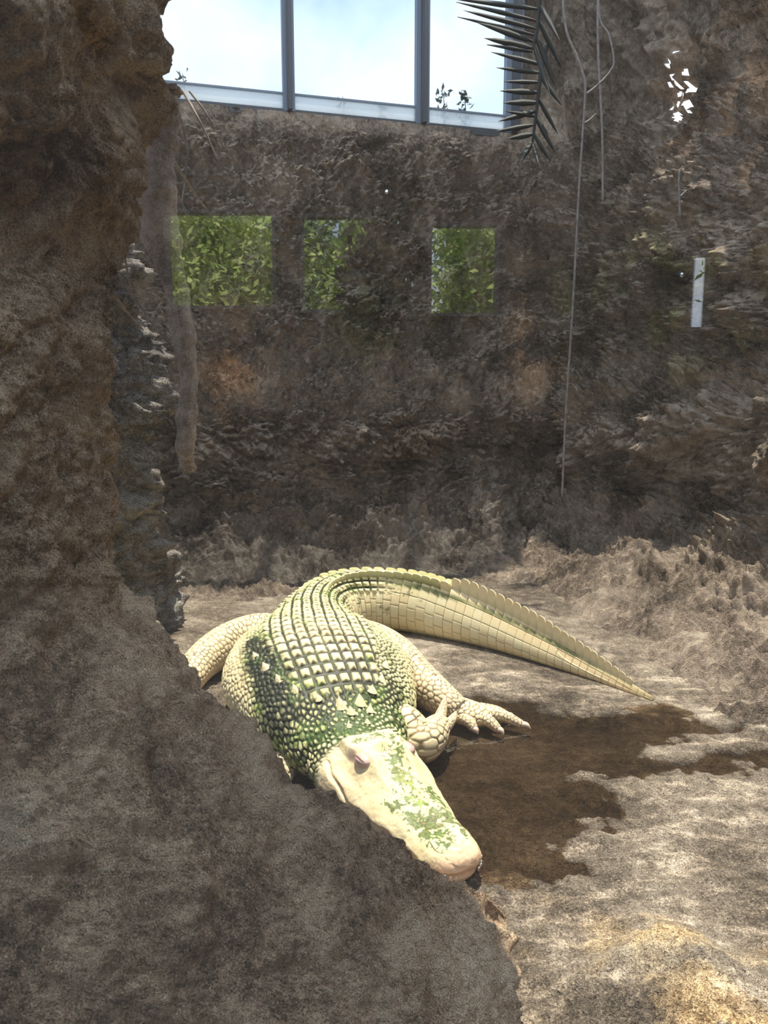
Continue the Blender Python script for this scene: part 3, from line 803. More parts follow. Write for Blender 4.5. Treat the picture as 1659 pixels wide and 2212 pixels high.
hgt = headw * (nz1 * 0.004 + nz2 * 0.0028 + nzf * 0.0008) + (1 - headw) * ((1 - tailw) * (dors * (1 - neckw) * hd + (1 - dors * (1 - neckw)) * hf) + tailw * ht * np.clip(w / 0.09, 0.25, 1))
# soft folds of the neck and the flank
fold = np.exp(-((U - 0.60) / 0.02) ** 2) * 0.010 + np.exp(-((U - 0.70) / 0.025) ** 2) * 0.006
hgt = hgt - fold * sstep(0.05, 0.15, aq)
flat = sstep(-0.2, 0.1, CO + 0.6)
hgt *= np.where(zn < 0.12, 0.3, 1.0)
V = V + N * hgt[:, None]
V[:, 2] = np.maximum(V[:, 2], -0.012)

# colour of the skin: cream plates, dark seams, algae
col = np.tile(CREAM, (len(U), 1))
col = mixc(col, CREAM2, sstep(-0.2, 0.3, nz3))
# dorsal algae amount
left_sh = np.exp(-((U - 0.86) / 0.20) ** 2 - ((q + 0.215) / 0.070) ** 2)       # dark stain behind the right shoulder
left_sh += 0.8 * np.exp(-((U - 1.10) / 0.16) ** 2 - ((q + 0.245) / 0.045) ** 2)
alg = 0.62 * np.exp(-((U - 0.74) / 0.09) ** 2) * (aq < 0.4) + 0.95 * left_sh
alg += neckw * (0.72 - 0.9 * aq)
alg += trunk * (0.26 * np.exp(-((aq - 0.19) / 0.05) ** 2) + 0.13 * (aq < 0.3))
alg += 0.50 * np.exp(-((U - 2.0) / 0.32) ** 2) * sstep(0.24, 0.12, aq) + 0.30 * np.exp(-((U - 1.5) / 0.25) ** 2) * sstep(0.30, 0.15, aq)
flank_r = np.exp(-((U - 1.05) / 0.28) ** 2 - ((q - 0.27) / 0.08) ** 2)
alg += 0.45 * flank_r
alg = np.clip(alg, 0, 1)
# seams
seam_d = (1 - sc_plate) * dors * (1 - neckw) * (1 - headw) * (1 - tailw)
seam_f = (1 - pebble) * (1 - dors * (1 - neckw)) * (1 - headw) * (1 - tailw)
belly = sstep(0.30, 0.42, aq) * trunk
seamcol = mixc(np.tile(BROWN, (len(U), 1)), np.tile(DARK, (len(U), 1)), np.clip(alg * 2.2 + 0.65 * dors, 0, 1))
seamcol = mixc(seamcol, np.tile(GREEN, (len(U), 1)), np.clip(sstep(0.0, 0.25, nz1) * alg * 1.2, 0, 1))
seamcol = mixc(seamcol, np.tile(TAN, (len(U), 1)), 0.55 * belly * (1 - alg))
# plates of the neck and the mid back are peach at the keel
col = mixc(col, np.tile(PEACH, (len(U), 1)), np.clip(dors * trunk * keel * 0.55, 0, 1) * sstep(1.7, 1.2, U))
col = mixc(col, np.tile(YELG, (len(U), 1)), np.clip(0.55 * alg + 0.25 * trunk * sstep(0.0, 0.3, nz1), 0, 0.75))
# streaks of algae that run over the plates
strk = sstep(0.10, 0.34, nz2 * 0.8 + nz1 * 0.5 + (alg - 0.5) * 0.55)
col = mixc(col, mixc(np.tile(GREEN, (len(U), 1)), np.tile(LIME, (len(U), 1)), sstep(-0.1, 0.3, nz1)), np.clip(strk * (1 - headw) * (1 - tailw) * 0.75, 0, 1))
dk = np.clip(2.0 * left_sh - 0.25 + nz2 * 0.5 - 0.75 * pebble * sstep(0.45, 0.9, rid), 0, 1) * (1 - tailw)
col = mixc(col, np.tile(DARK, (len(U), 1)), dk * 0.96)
seam = np.clip(seam_d + seam_f, 0, 1)
col = mixc(col, seamcol, np.clip(seam * (0.45 + 0.9 * np.clip(alg + 0.55 * dors, 0, 1)), 0, 0.96))
# neck: pale pebbles standing on dark green skin
col = mixc(col, mixc(np.tile(DARK, (len(U), 1)), np.tile(GREEN, (len(U), 1)), sstep(-0.15, 0.2, nz3)), np.clip((1 - pebble) * neckw * 0.95, 0, 1))
col = mixc(col, np.tile(GREEN * 1.2, (len(U), 1)), np.clip(neckw * sstep(0.10, 0.26, nz1 + 0.12 - aq * 0.5) * sstep(0.6, 0.2, rid) * 0.9, 0, 1))
# tail
tcol = mixc(np.tile(CREAM, (len(U), 1)), np.tile(CREAM2, (len(U), 1)), th_)
tcol = mixc(tcol, np.tile(np.array([0.82, 0.55, 0.30]), (len(U), 1)), 0.5 * sstep(2.6, 3.2, U) * sstep(0.09, 0.03, aq))
tcol = mixc(tcol, np.tile(BROWN * 1.6, (len(U), 1)), tline * 0.8)
crl = np.exp(-((aq - interp([2.0, 2.5, 3.0, 3.5, 4.0], [0.085, 0.070, 0.031, 0.018, 0.008], U)) / (0.0105 + 0.006 * nz2)) ** 2)
tcol = mixc(tcol, np.tile(GREEN * 0.5, (len(U), 1)), np.clip(crl * (1.0 + 1.5 * nz1) * sstep(3.75, 3.45, U), 0, 0.92))
tcol = mixc(tcol, np.tile(YELG, (len(U), 1)), np.clip(0.4 * np.exp(-((U - 2.3) / 0.3) ** 2) * sstep(0.13, 0.05, aq) + 0.3 * crl, 0, 0.8))
tstr = sstep(0.16, 0.30, nz2 + 0.5 * nz1 + 0.25 * np.exp(-((U - 2.2) / 0.25) ** 2) - 1.4 * aq)
tcol = mixc(tcol, np.tile(GREEN, (len(U), 1)), tstr * 0.6 * sstep(2.9, 2.5, U))
col = mixc(col, tcol, tailw)
# head
hcol = mixc(np.tile(CREAM, (len(U), 1)), np.tile(CREAM2, (len(U), 1)), sstep(-0.2, 0.25, nz1))
hcol = mixc(hcol, np.tile(PEACH * 1.05, (len(U), 1)), np.clip(0.85 * (1 - sstep(0.01, 0.07, U)) + 0.30 * sstep(0.03, -0.01, zz_ - zm - 0.02) * inmouth + 0.15 * sstep(0.1, 0.3, nz3), 0, 0.9))
patch = (1.15 * g2(0.285, 0.010, 0.062, 0.028, False) + 1.25 * g2(0.155, -0.012, 0.052, 0.030, False) + 1.1 * g2(0.085, -0.026, 0.038, 0.030, False)
         + 0.85 * g2(0.17, 0.052, 0.09, 0.018, False) + 0.75 * g2(0.25, 0.062, 0.06, 0.020, False) + 0.7 * g2(0.27, -0.055, 0.035, 0.028, False)
         + 0.65 * g2(0.065, 0.045, 0.02, 0.014, False) + 0.60 * g2(0.39, 0.015, 0.05, 0.035, False) + 0.55 * g2(0.50, -0.02, 0.03, 0.06, False)
         + 0.45 * g2(0.20, -0.03, 0.10, 0.05, False) + 0.4 * g2(0.45, 0.05, 0.05, 0.04, False))
crk_a, crk_b, _ = worley(U / 0.013, q / 0.013, 33, 0.9)
crk = sstep(0.18, 0.04, crk_b - crk_a)
nzg = fbm(V, 130, 2, 109)
pm = sstep(0.40, 0.66, patch * (0.80 + 1.5 * nz1 + 2.4 * nz2 + 2.2 * nzf + 1.2 * nzg) + 0.30 * crk * sstep(0.12, 0.4, patch))
pc = mixc(np.tile(GREEN * 1.1, (len(U), 1)), np.tile(LIME, (len(U), 1)), np.clip(1.2 * g2(0.285, 0.012, 0.05, 0.024, False), 0, 1) * sstep(-0.3, 0.1, nz2))
hcol = mixc(hcol, np.tile(YELG, (len(U), 1)), np.clip(patch * 0.55, 0, 0.6))
pc = pc * (1 + 1.6 * nz2 + 1.2 * nzg)[:, None]
hcol = mixc(hcol, pc, pm * 0.92)
hcol = mixc(hcol, np.tile(TAN * 0.9, (len(U), 1)), np.clip(crk * 0.40 * sstep(-0.05, 0.25, nz1 + 0.1) * top, 0, 0.5))
hcol = mixc(hcol, np.tile(np.array([0.48, 0.30, 0.25]), (len(U), 1)), np.clip(1.2 * g2(0.462, 0.086, 0.022, 0.006) * top, 0, 0.7))
col = mixc(col, hcol, headw)
col = np.clip(col, 0.01, 0.95)

BV = [V]; BQ = [grid_quads(NU, NV, True)]; BC = [col]; off = len(V)
def add_limb(path, rad, cellsz=0.022, nv=90, n=220, squash=1.0, pinkend=0.0, darkness=1.0, seed=1, lift=0.0035):
    global off
    V, Q, u, p, R = tube(path, rad, nv, n)
    Cn = np.repeat(catmull(path, n)[0], nv, 0)
    V[:, 2] = Cn[:, 2] + (V[:, 2] - Cn[:, 2]) * squash
    f1, f2, rid = worley(u / cellsz, (p * np.maximum(R, 0.012)) / cellsz if False else p * (np.mean(rad) / cellsz), seed, 0.65)
    upper = np.cos(p)
    gapv = 0.10 + 0.06 * (upper > 0)
    pl = sstep(gapv * 0.4, gapv + 0.10, f2 - f1)
    Nn = V - Cn; Nn /= np.maximum(np.linalg.norm(Nn, axis=1, keepdims=True), 1e-6)
    V = V + Nn * (pl * lift * np.clip(R / 0.04, 0.3, 1))[:, None]
    V[:, 2] = np.maximum(V[:, 2], -0.012)
    nzl = fbm(V, 14, 3, 200 + seed)
    c = mixc(np.tile(CREAM, (len(V), 1)), np.tile(CREAM2, (len(V), 1)), rid)
    c = mixc(c, np.tile(PEACH, (len(V), 1)), np.clip(0.20 + pinkend * (u / u.max()) ** 2, 0, 0.6))
    sc_ = mixc(np.tile(TAN * 0.8, (len(V), 1)), np.tile(DARK * 1.6, (len(V), 1)), np.clip(sstep(-0.3, 0.4, upper) * darkness * (0.8 + 1.5 * nzl), 0, 1))
    c = mixc(c, sc_, (1 - pl) * 0.92)
    BV.append(V); BQ.append(Q + off); BC.append(np.clip(c, 0.01, 0.95)); off += len(V)
def W(px, py, z): return tuple(at_z(px, py, z))

# hind leg lying along the flank on the puddle side, and its foot
add_limb([(-0.20, 3.26, 0.13), (-0.07, 3.15, 0.140), (0.03, 2.99, 0.140), (0.125, 2.85, 0.100), (0.215, 2.74, 0.070), (0.275, 2.69, 0.045)],
         [0.080, 0.098, 0.094, 0.078, 0.058, 0.042], 0.024, 110, 260, 1.0, 0.2, 0.9, 3)
# foot: a flat palm and four toes
add_limb([(0.20, 2.75, 0.055), (0.27, 2.715, 0.045), (0.34, 2.69, 0.030), (0.385, 2.675, 0.02)], [0.04, 0.060, 0.058, 0.03], 0.019, 80, 120, 0.62, 0.3, 1.0, 5)
TOES = [[(0.270, 2.675, 0.034), (0.300, 2.640, 0.030), (0.318, 2.612, 0.014)],
        [(0.325, 2.680, 0.036), (0.370, 2.640, 0.032), (0.402, 2.608, 0.014)],
        [(0.360, 2.705, 0.036), (0.430, 2.680, 0.032), (0.492, 2.650, 0.014)],
        [(0.350, 2.735, 0.034), (0.410, 2.735, 0.026), (0.452, 2.730, 0.012)]]
TIPS = [(0.328, 2.590, 0.004), (0.418, 2.585, 0.004), (0.520, 2.632, 0.004), (0.478, 2.728, 0.004)]
for k, t_ in enumerate(TOES):
    add_limb(t_, [0.026, 0.0215, 0.0145], 0.0145, 44, 70, 0.95, 0.5, 1.0, 20 + k, 0.002)
# hind leg on the rock side
add_limb([(-0.40, 3.24, 0.13), (-0.53, 3.29, 0.135), (-0.66, 3.24, 0.118), (-0.745, 3.10, 0.088), (-0.775, 2.94, 0.055), (-0.80, 2.84, 0.030)],
         [0.085, 0.095, 0.085, 0.072, 0.055, 0.045], 0.024, 100, 240, 1.0, 0.2, 0.9, 7)
add_limb([(-0.80, 2.90, 0.035), (-0.82, 2.80, 0.025), (-0.83, 2.73, 0.015)], [0.045, 0.055, 0.02], 0.018, 60, 80, 0.6, 0.3, 1.0, 9)
# foreleg on the puddle side: forearm folded back beside the neck, a finger pointing away
add_limb([(-0.02, 2.50, 0.13), (0.065, 2.44, 0.095), (0.115, 2.395, 0.065), (0.155, 2.44, 0.070), (0.185, 2.52, 0.070), (0.200, 2.57, 0.055)],
         [0.06, 0.070, 0.062, 0.054, 0.036, 0.020], 0.024, 100, 260, 1.0, 0.3, 0.9, 11)
FING = [[(0.180, 2.50, 0.080), (0.200, 2.57, 0.100), (0.213, 2.63, 0.110)], [(0.190, 2.49, 0.060), (0.228, 2.545, 0.072), (0.246, 2.60, 0.070)],
        [(0.165, 2.50, 0.05), (0.170, 2.56, 0.035), (0.175, 2.61, 0.015)]]
FTIPS = [(0.219, 2.665, 0.112), (0.256, 2.632, 0.064), (0.178, 2.635, 0.006)]
for k, t_ in enumerate(FING):
    add_limb(t_, [0.024, 0.016, 0.010], 0.0135, 36, 60, 1.0, 0.4, 1.3, 30 + k, 0.002)
# foreleg on the rock side
add_limb([(-0.24, 2.48, 0.05), (-0.29, 2.38, 0.04), (-0.32, 2.28, 0.032), (-0.33, 2.18, 0.028), (-0.33, 2.11, 0.02)], [0.05, 0.05, 0.045, 0.04, 0.02], 0.024, 80, 180, 1.0, 0.3, 0.9, 13)

gator = empty('alligator', (-0.25, 2.95, 0.0))
tag(gator, 'pale albino alligator with green algae on its back lying beside the puddle', 'alligator')
def child(name, me, mat):
    o = link(name, me, mat); o.parent = gator; o.matrix_parent_inverse = Matrix.Translation((0.25, -2.95, 0.0)); return o
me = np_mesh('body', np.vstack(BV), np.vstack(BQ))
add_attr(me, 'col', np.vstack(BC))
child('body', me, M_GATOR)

# claws
def claw_mesh(a, b, r):
    a = np.array(a); b = np.array(b); mid = (a + b) / 2 + np.array([0, 0, 0.006])
    V, Q, *_ = tube([a - (b - a) * 0.35, a, mid, b], [r * 0.8, r, r * 0.8, 0.001], 12, 24)
    return np_mesh('claw', V, Q)
for t_, tip in list(zip(TOES, TIPS)) + list(zip(FING, FTIPS)):
    child('claw', claw_mesh(t_[-1], tip, 0.0125 if t_ in TOES else 0.007), M_CLAW)

# spine frame for the parts that sit on the body
def frame(u):
    i = int(np.argmin(abs(NUa - u)))
    return np.array([C[i, 0], C[i, 1], 0]), np.array([T[i, 0], T[i, 1], 0]), np.array([LAT[i, 0], LAT[i, 1], 0]), ph_[i], i
def surf(u, l):
    """point on the skin at arclength u and lateral offset l (upper side)"""
    i = int(np.argmin(abs(NUa - u))); ring = np.vstack(BV[:1]).reshape(NU, NV, 3)[i] if False else BODY[i]
    ll = (ring[:, :2] - C[i]) @ LAT[i]
    okk = np.abs(phi) < 1.75
    j = np.where(okk)[0][np.argmin(abs(ll[okk] - l))]
    return ring[j], NRM[i, j]
BODY = V.reshape(NU, NV, 3) if len(V) == NU * NV else BV[0].reshape(NU, NV, 3)
NRM = N.reshape(NU, NV, 3)

# upright crest plates along the tail: two rows at the root, one row towards the tip
def crest_mesh(name, lc):
    prof = [(-0.50, -0.25), (-0.53, 0.55), (-0.47, 0.90), (-0.28, 1.0), (0.15, 0.95), (0.42, 0.80), (0.50, 0.60), (0.50, -0.25)]
    bm = bmesh.new(); L_, R_ = [], []
    for x, z in prof:
        t_ = 0.5 * (1 - 0.72 * max(z, 0))
        L_.append(bm.verts.new((x, -t_, z))); R_.append(bm.verts.new((x, t_, z)))
    n = len(prof)
    cl = bm.verts.new((0, -0.44, 0.35)); cr = bm.verts.new((0, 0.44, 0.35))
    for i in range(n):
        j = (i + 1) % n
        bm.faces.new((L_[i], L_[j], R_[j], R_[i]))
        bm.faces.new((cl, L_[j], L_[i])); bm.faces.new((cr, R_[i], R_[j]))
    bmesh.ops.recalc_face_normals(bm, faces=bm.faces[:])
    bmesh.ops.bevel(bm, geom=[e for e in bm.edges if e.calc_length() > 0.2 and abs(e.verts[0].co.y * e.verts[1].co.y) > 0.001 and e.verts[0].co.y * e.verts[1].co.y < 0], offset=0.05, segments=1, affect='EDGES')
    me = bpy.data.meshes.new(name); bm.to_mesh(me); bm.free()
    co = np.array([v.co[:] for v in me.vertices])
    n_ = fbm(co + rng.uniform(0, 9), 3.0, 3, 5)
    c = np.tile(CREAM2, (len(co), 1)) if lc == 0 else np.tile(0.5 * YELG + 0.5 * CREAM2, (len(co), 1))
    if lc == 0: c = mixc(c, np.tile(np.array([0.90, 0.68, 0.38]), (len(co), 1)), sstep(0.1, 0.9, co[:, 2]) * 0.55)
    c = mixc(c, np.tile(GREEN, (len(co), 1)), np.clip(sstep(0.30, -0.15, co[:, 2]) * (0.9 if lc else 0.45) + (0.35 * sstep(0, 0.3, n_) if lc else 0), 0, 0.9))
    add_attr(me, 'col', np.clip(c, 0.01, 0.95)); me.materials.append(M_GATOR)
    return me
CR_A, CR_B = crest_mesh('crest_scute_green', 1), crest_mesh('crest_scute', 0)
def put(me, name, p, X_, Zv, sx, sy, sz):
    X_ = Vector(X_).normalized(); Zv = Vector(Zv); Zv = (Zv - X_ * Zv.dot(X_)).normalized(); Y_ = Zv.cross(X_)
    o = bpy.data.objects.new(name, me); COL.objects.link(o); o.parent = gator
    Mx = Matrix(((X_.x * sx, Y_.x * sy, Zv.x * sz, p[0] + 0.25), (X_.y * sx, Y_.y * sy, Zv.y * sz, p[1] - 2.95), (X_.z * sx, Y_.z * sy, Zv.z * sz, p[2]), (0, 0, 0, 1)))
    o.matrix_local = Mx
    return o
r0 = np.interp(1.78, NUa, ringc); r1 = ringc[-1] - 3
for k in range(int(math.ceil(r0)), int(r1)):
    uu = float(np.interp(k + 0.5, ringc, NUa)); pit = float(np.interp(uu, NUa, ring_p))
    single = uu > 2.78
    g = 1.0 if uu < 2.6 else 1.0
    hz = float(np.interp(uu, [1.7, 2.0, 2.4, 2.75, 2.85, 3.2, 3.5, 3.75], [0.012, 0.024, 0.036, 0.044, 0.078, 0.078, 0.056, 0.022]))
    thk = float(np.interp(uu, [1.7, 2.7, 3.2, 3.75], [0.028, 0.022, 0.014, 0.008]))
    offs = (0.0,) if single else (-1, 1)
    spread_ = float(np.interp(uu, [1.7, 2.2, 2.75], [0.060, 0.046, 0.016]))
    for sgn in offs:
        p, n = surf(uu, sgn * spread_)
        _, t_, l_, _, _ = frame(uu)
        zv = np.array([0, 0, 1.0]) + 0.25 * sgn * l_
        put(CR_A if uu < 2.74 else CR_B, 'crest_scute', p - zv * 0.006, t_, zv, pit * 0.98, thk, hz)

# spiky neck and shoulder scutes
def spike_mesh():
    bm = bmesh.new(); ring = []
    for k in range(8):
        a = 2 * math.pi * k / 8
        ring.append(bm.verts.new((0.5 * math.cos(a), 0.5 * math.sin(a) * (0.9 if k % 2 else 1), -0.15)))
    mid = [bm.verts.new((v.co.x * 0.62 + 0.10, v.co.y * 0.50, 0.42)) for v in ring]
    tipv = bm.verts.new((0.30, 0, 1.0))
    for k in range(8):
        j = (k + 1) % 8
        bm.faces.new((ring[k], ring[j], mid[j], mid[k])); bm.faces.new((mid[k], mid[j], tipv))
    me = bpy.data.meshes.new('neck_scute'); bm.to_mesh(me); bm.free()
    co = np.array([v.co[:] for v in me.vertices])
    c = mixc(np.tile(CREAM, (len(co), 1)), np.tile(PEACH, (len(co), 1)), sstep(0, 1, co[:, 2]) * 0.6)
    add_attr(me, 'col', c); me.materials.append(M_GATOR); return me
SPK = spike_mesh()
for (u0, l0, sc0, hz0) in ((0.690, -0.026, 0.056, 0.026), (0.690, 0.040, 0.054, 0.026), (0.650, -0.006, 0.040, 0.018), (0.652, 0.060, 0.036, 0.016),
                           (0.735, 0.095, 0.044, 0.018), (0.735, -0.085, 0.038, 0.016), (0.60, -0.03, 0.026, 0.010), (0.60, 0.03, 0.026, 0.010),
                           (0.80, -0.145, 0.044, 0.018), (0.80, 0.150, 0.044, 0.018), (0.87, -0.185, 0.044, 0.018), (0.95, -0.215, 0.046, 0.018), (1.03, -0.235, 0.046, 0.018), (0.88, 0.19, 0.046, 0.018)):
    p, n = surf(u0, l0); _, t_, l_, _, _ = frame(u0)
    put(SPK, 'neck_scute', p - n * 0.002, t_, n, sc0, sc0 * 0.8, hz0)

# eyes: closed lids with a slit
def lid_mesh():
    bm = bmesh.new(); bmesh.ops.create_uvsphere(bm, u_segments=28, v_segments=18, radius=1)
    for v in bm.verts:
        v.co.y *= 0.85; v.co.z *= 0.78
        g_ = math.exp(-((v.co.z - 0.12 - 0.10 * v.co.x) / 0.07) ** 2) * (1 if v.co.y < 0.2 else 0)
        v.co *= 1 - 0.10 * g_
    me = bpy.data.meshes.new('eyelid'); bm.to_mesh(me); bm.free(); me.shade_smooth(); return me
LID = lid_mesh()
def slit_mesh():
    V, Q, *_ = tube([(-0.78, -0.42, 0.36), (-0.4, -0.54, 0.52), (0.05, -0.56, 0.58), (0.45, -0.52, 0.52), (0.8, -0.40, 0.34)], [0.01, 0.07, 0.09, 0.07, 0.01], 10, 30)
    return np_mesh('eye_slit', V, Q)
SLT = slit_mesh()
for sg in (-1, 1):
    p, n = surf(0.422, sg * 0.070); _, t_, l_, _, _ = frame(0.422)
    o = bpy.data.objects.new('eyelid', LID); COL.objects.link(o); o.parent = gator
    if not LID.materials: LID.materials.append(M_LID)
    X_ = Vector(t_); Y_ = Vector(-l_ * sg); Z_ = Vector((0, 0, 1))
    r_ = 0.029
    q_ = p + np.array([0, 0, -0.013])
    o.matrix_local = Matrix(((X_.x * r_ * 1.12, Y_.x * r_, 0, q_[0] + 0.25), (X_.y * r_ * 1.12, Y_.y * r_, 0, q_[1] - 2.95), (0, 0, r_ * 0.85, q_[2]), (0, 0, 0, 1)))
    link('eye', SLT, M_EYE, o)

# teeth along the front of the jaw
bm = bmesh.new(); bmesh.ops.create_cone(bm, cap_ends=True, segments=8, radius1=1.0, radius2=0.15, depth=2.4)
for v in bm.verts: v.co.z = -v.co.z
TO = bpy.data.meshes.new('tooth'); bm.to_mesh(TO); bm.free(); TO.materials.append(M_TOOTH); TO.shade_smooth()
mouth_pts = []
for k, (uu, sg, sz) in enumerate([(0.007, -1, 0.8), (0.007, 1, 0.8), (0.014, -1, 1.0), (0.014, 1, 1.0), (0.024, 1, 0.8), (0.024, -1, 1.2), (0.038, 1, 1.2), (0.040, -1, 0.9), (0.058, 1, 0.8), (0.060, -1, 1.2),
                                  (0.10, -1, 1.0), (0.14, -1, 1.1), (0.18, -1, 1.2), (0.10, 1, 1.0), (0.15, 1, 1.1)]):
    i = int(np.argmin(abs(NUa - uu))); ring = BODY[i]
    sel = np.where((np.sign(phi) == sg) & (ring[:, 2] > 0.005))[0]
    zmv = zm.reshape(NU, NV)[i, 0]
    j = sel[np.argmin(abs(ring[sel, 2] - zmv - 0.012))]
    p = ring[j].copy(); p[:2] = C[i] + (p[:2] - C[i]) * 0.975; p[2] = zmv + 0.001
    p[:2] -= T[i] * 0.002
    o = bpy.data.objects.new('tooth', TO); COL.objects.link(o); o.parent = gator
    o.location = (p[0] + 0.25, p[1] - 2.95, p[2] - 0.001); o.scale = (0.0036 * sz, 0.0036 * sz, 0.0058 * sz)

# ------------------------------------------------------------------ hanging root, twigs and vines
def organic_tube(name, path, rad, nv, n, amp, freq, seed, mat, lump=0.0):
    V, Q, u, p, R = tube(path, rad, nv, n)
    Cn = np.repeat(catmull(path, n)[0], nv, 0)
    Nn = V - Cn; Nn /= np.maximum(np.linalg.norm(Nn, axis=1, keepdims=True), 1e-6)
    V = V + Nn * (fbm(V, freq, 4, seed) * amp + fbm(V, freq * 0.3, 2, seed + 3) * lump)[:, None] * np.clip(R / np.max(rad), 0.2, 1)[:, None]
    return link(name, np_mesh(name, V, Q), mat)
RD = 2.45
def RP(px, py, y=RD): return tuple(at_y(px, py, y))
rt = organic_tube('hanging_root', [RP(352, 190), RP(350, 215), RP(345, 320), RP(340, 430), RP(352, 540), RP(382, 640), RP(402, 760), RP(410, 870), RP(402, 950), RP(400, 1015, 2.5)],
                  [0.040, 0.046, 0.046, 0.045, 0.040, 0.036, 0.038, 0.036, 0.030, 0.034], 48, 320, 0.030, 14, 301, M_BARK, 0.040)
tag(rt, 'thick grey brown hanging root with a sawn top beside the rock outcrop', 'root')
lb = link('sawn_end', box_mesh('sawn_end', (-0.045, -0.03, -0.012), (0.045, 0.03, 0.012), 0.008), M_BARK, rt)
lb.location = RP(358, 196)

def strand(name, pts, r, mat, label, cat, group=None, tips=True):
    V, Q, *_ = tube(pts, np.linspace(r, r * 0.45, len(pts)), 7, len(pts) * 9)
    o = link(name, np_mesh(name, V, Q), mat); tag(o, label, cat, group); return o
TW = 2.9
strand('twig', [RP(395, 195, 3.2), RP(425, 250, 3.1), RP(450, 300, 3.1), RP(470, 347, 3.1)], 0.006, M_TWIG, 'straight dry twig slanting down below the left window corner, the longer of two', 'twig')
strand('twig', [RP(408, 195, 3.25), RP(435, 230, 3.2), RP(464, 272, 3.2)], 0.005, M_TWIG, 'short dry twig slanting below the left window corner beside a longer one', 'twig')
strand('twig', [RP(385, 240, 2.6), RP(398, 290, 2.7), RP(404, 330, 2.7), RP(400, 380, 2.7), RP(392, 440, 2.6)], 0.005, M_TWIG, 'crooked thin twig hanging down close beside the thick root', 'twig')
strand('twig', [RP(374, 346, 2.5), RP(402, 390, 2.7), RP(428, 430, 2.9), RP(445, 452, 3.1)], 0.005, M_TWIG, 'thin twig crossing behind the crooked one beside the thick root', 'twig')
strand('twig', [RP(254, 590, 2.4), RP(295, 650, 2.45), RP(330, 700, 2.45), RP(378, 758, 2.44)], 0.0055, M_TWIG, 'long dry twig leaning against the lower half of the thick root', 'twig')
strand('twig', [RP(248, 640, 2.5), RP(275, 675, 2.55), RP(312, 715, 2.6)], 0.005, M_TWIG, 'short dry twig lying on the pale rock under the longer leaning one', 'twig')
strand('twig', [RP(262, 495, 2.3), RP(268, 545, 2.35), RP(280, 610, 2.4), RP(290, 650, 2.45)], 0.004, M_TWIG, 'wispy upright twig at the edge of the dark outcrop', 'twig')

def vine(pts, r, label, branches=()):
    e = empty('hanging_vine', pts[0])
    tag(e, label, 'vine')
    V, Q, *_ = tube(pts, np.full(len(pts), r), 7, len(pts) * 10)
    o = link('stem', np_mesh('stem', V - np.array(pts[0]), Q), M_VINE, e)
    for b in branches:
        V, Q, *_ = tube(b, np.linspace(r, r * 0.6, len(b)), 7, len(b) * 10)
        link('branch', np_mesh('branch', V - np.array(pts[0]), Q), M_VINE, e)
VD = 3.9
vine([RP(1212, -60, VD), RP(1222, 60, VD), RP(1245, 120, VD), RP(1262, 170, VD), RP(1264, 205, VD), RP(1258, 300, VD), RP(1250, 420, VD), RP(1243, 560, VD), RP(1235, 700, VD), RP(1222, 900, VD), RP(1214, 1075, VD)],
     0.0055, 'long grey vine with a forked top hanging down the right rock wall',
     [[RP(1264, 205, VD), RP(1290, 185, VD), RP(1318, 155, VD), RP(1326, 130, VD), RP(1315, 75, VD), RP(1296, 40, VD), RP(1292, -50, VD)],
      [RP(1260, 268, VD), RP(1275, 258, VD), RP(1288, 245, VD)]])
vine([RP(1292, -60, VD + .1), RP(1292, 100, VD + .1), RP(1298, 220, VD + .1), RP(1302, 330, VD + .1), RP(1302, 440, VD + .1)], 0.006, 'short straight grey vine hanging beside the forked one')
vine([RP(1468, 365, 3.7), RP(1467, 400, 3.7), RP(1469, 470, 3.7)], 0.005, 'short pale vine stub hanging on the dark right wall', [[RP(1469, 425, 3.7), RP(1485, 410, 3.7)]])

# ------------------------------------------------------------------ palm fronds in front of the right end of the window
def leaflet_mesh():
    pts = [(0, 0.35), (0.15, 0.8), (0.45, 1.0), (0.8, 0.55), (1.0, 0.0)]
    V_, F_ = [], []
    for x, w_ in pts:
        V_ += [(x, -w_ * 0.5, 0.0), (x, 0, -0.25 * w_), (x, w_ * 0.5, 0.0), (x, 0, -0.25 * w_ + 0.12)]
    for i in range(len(pts) - 1):
        a, b = i * 4, i * 4 + 4
        for k in range(4):
            j = (k + 1) % 4
            F_.append((a + k, b + k, b + j, a + j))
    me = bpy.data.meshes.new('leaflet'); me.from_pydata(V_, [], F_); me.materials.append(M_PALM); me.shade_smooth(); return me
LEAF = leaflet_mesh()
PY = 5.0
def frond(stalk, blades, label, PY):
    """stalk: image points of the midrib; blades: (base px, base py, tip px, tip py), all at the frond's own depth"""
    pts = [Vector(RP(*p, PY)) for p in stalk]
    e = empty('palm_frond', pts[0]); tag(e, label, 'palm frond')
    V, Q, *_ = tube([tuple(p - pts[0]) for p in pts], np.linspace(0.016, 0.008, len(pts)), 8, 40)
    link('stalk', np_mesh('stalk', V, Q), M_PALM, e)
    for (bx, by, tx, ty) in blades:
        a_ = Vector(RP(bx, by, PY)); b_ = Vector(RP(tx, ty, PY + random.uniform(-0.25, 0.1)))
        d_ = b_ - a_; l_ = d_.length; X_ = d_.normalized()
        Y_ = X_.cross(Vector((0, -1, random.uniform(-0.3, 0.3)))).normalized(); Z_ = X_.cross(Y_)
        wd_ = 0.034 * random.uniform(0.8, 1.2); o_ = a_ - pts[0]
        o = bpy.data.objects.new('leaflet', LEAF); COL.objects.link(o); o.parent = e
        o.matrix_local = Matrix(((X_.x * l_, Y_.x * wd_, Z_.x * 0.04, o_.x), (X_.y * l_, Y_.y * wd_, Z_.y * 0.04, o_.y), (X_.z * l_, Y_.z * wd_, Z_.z * 0.04, o_.z), (0, 0, 0, 1)))
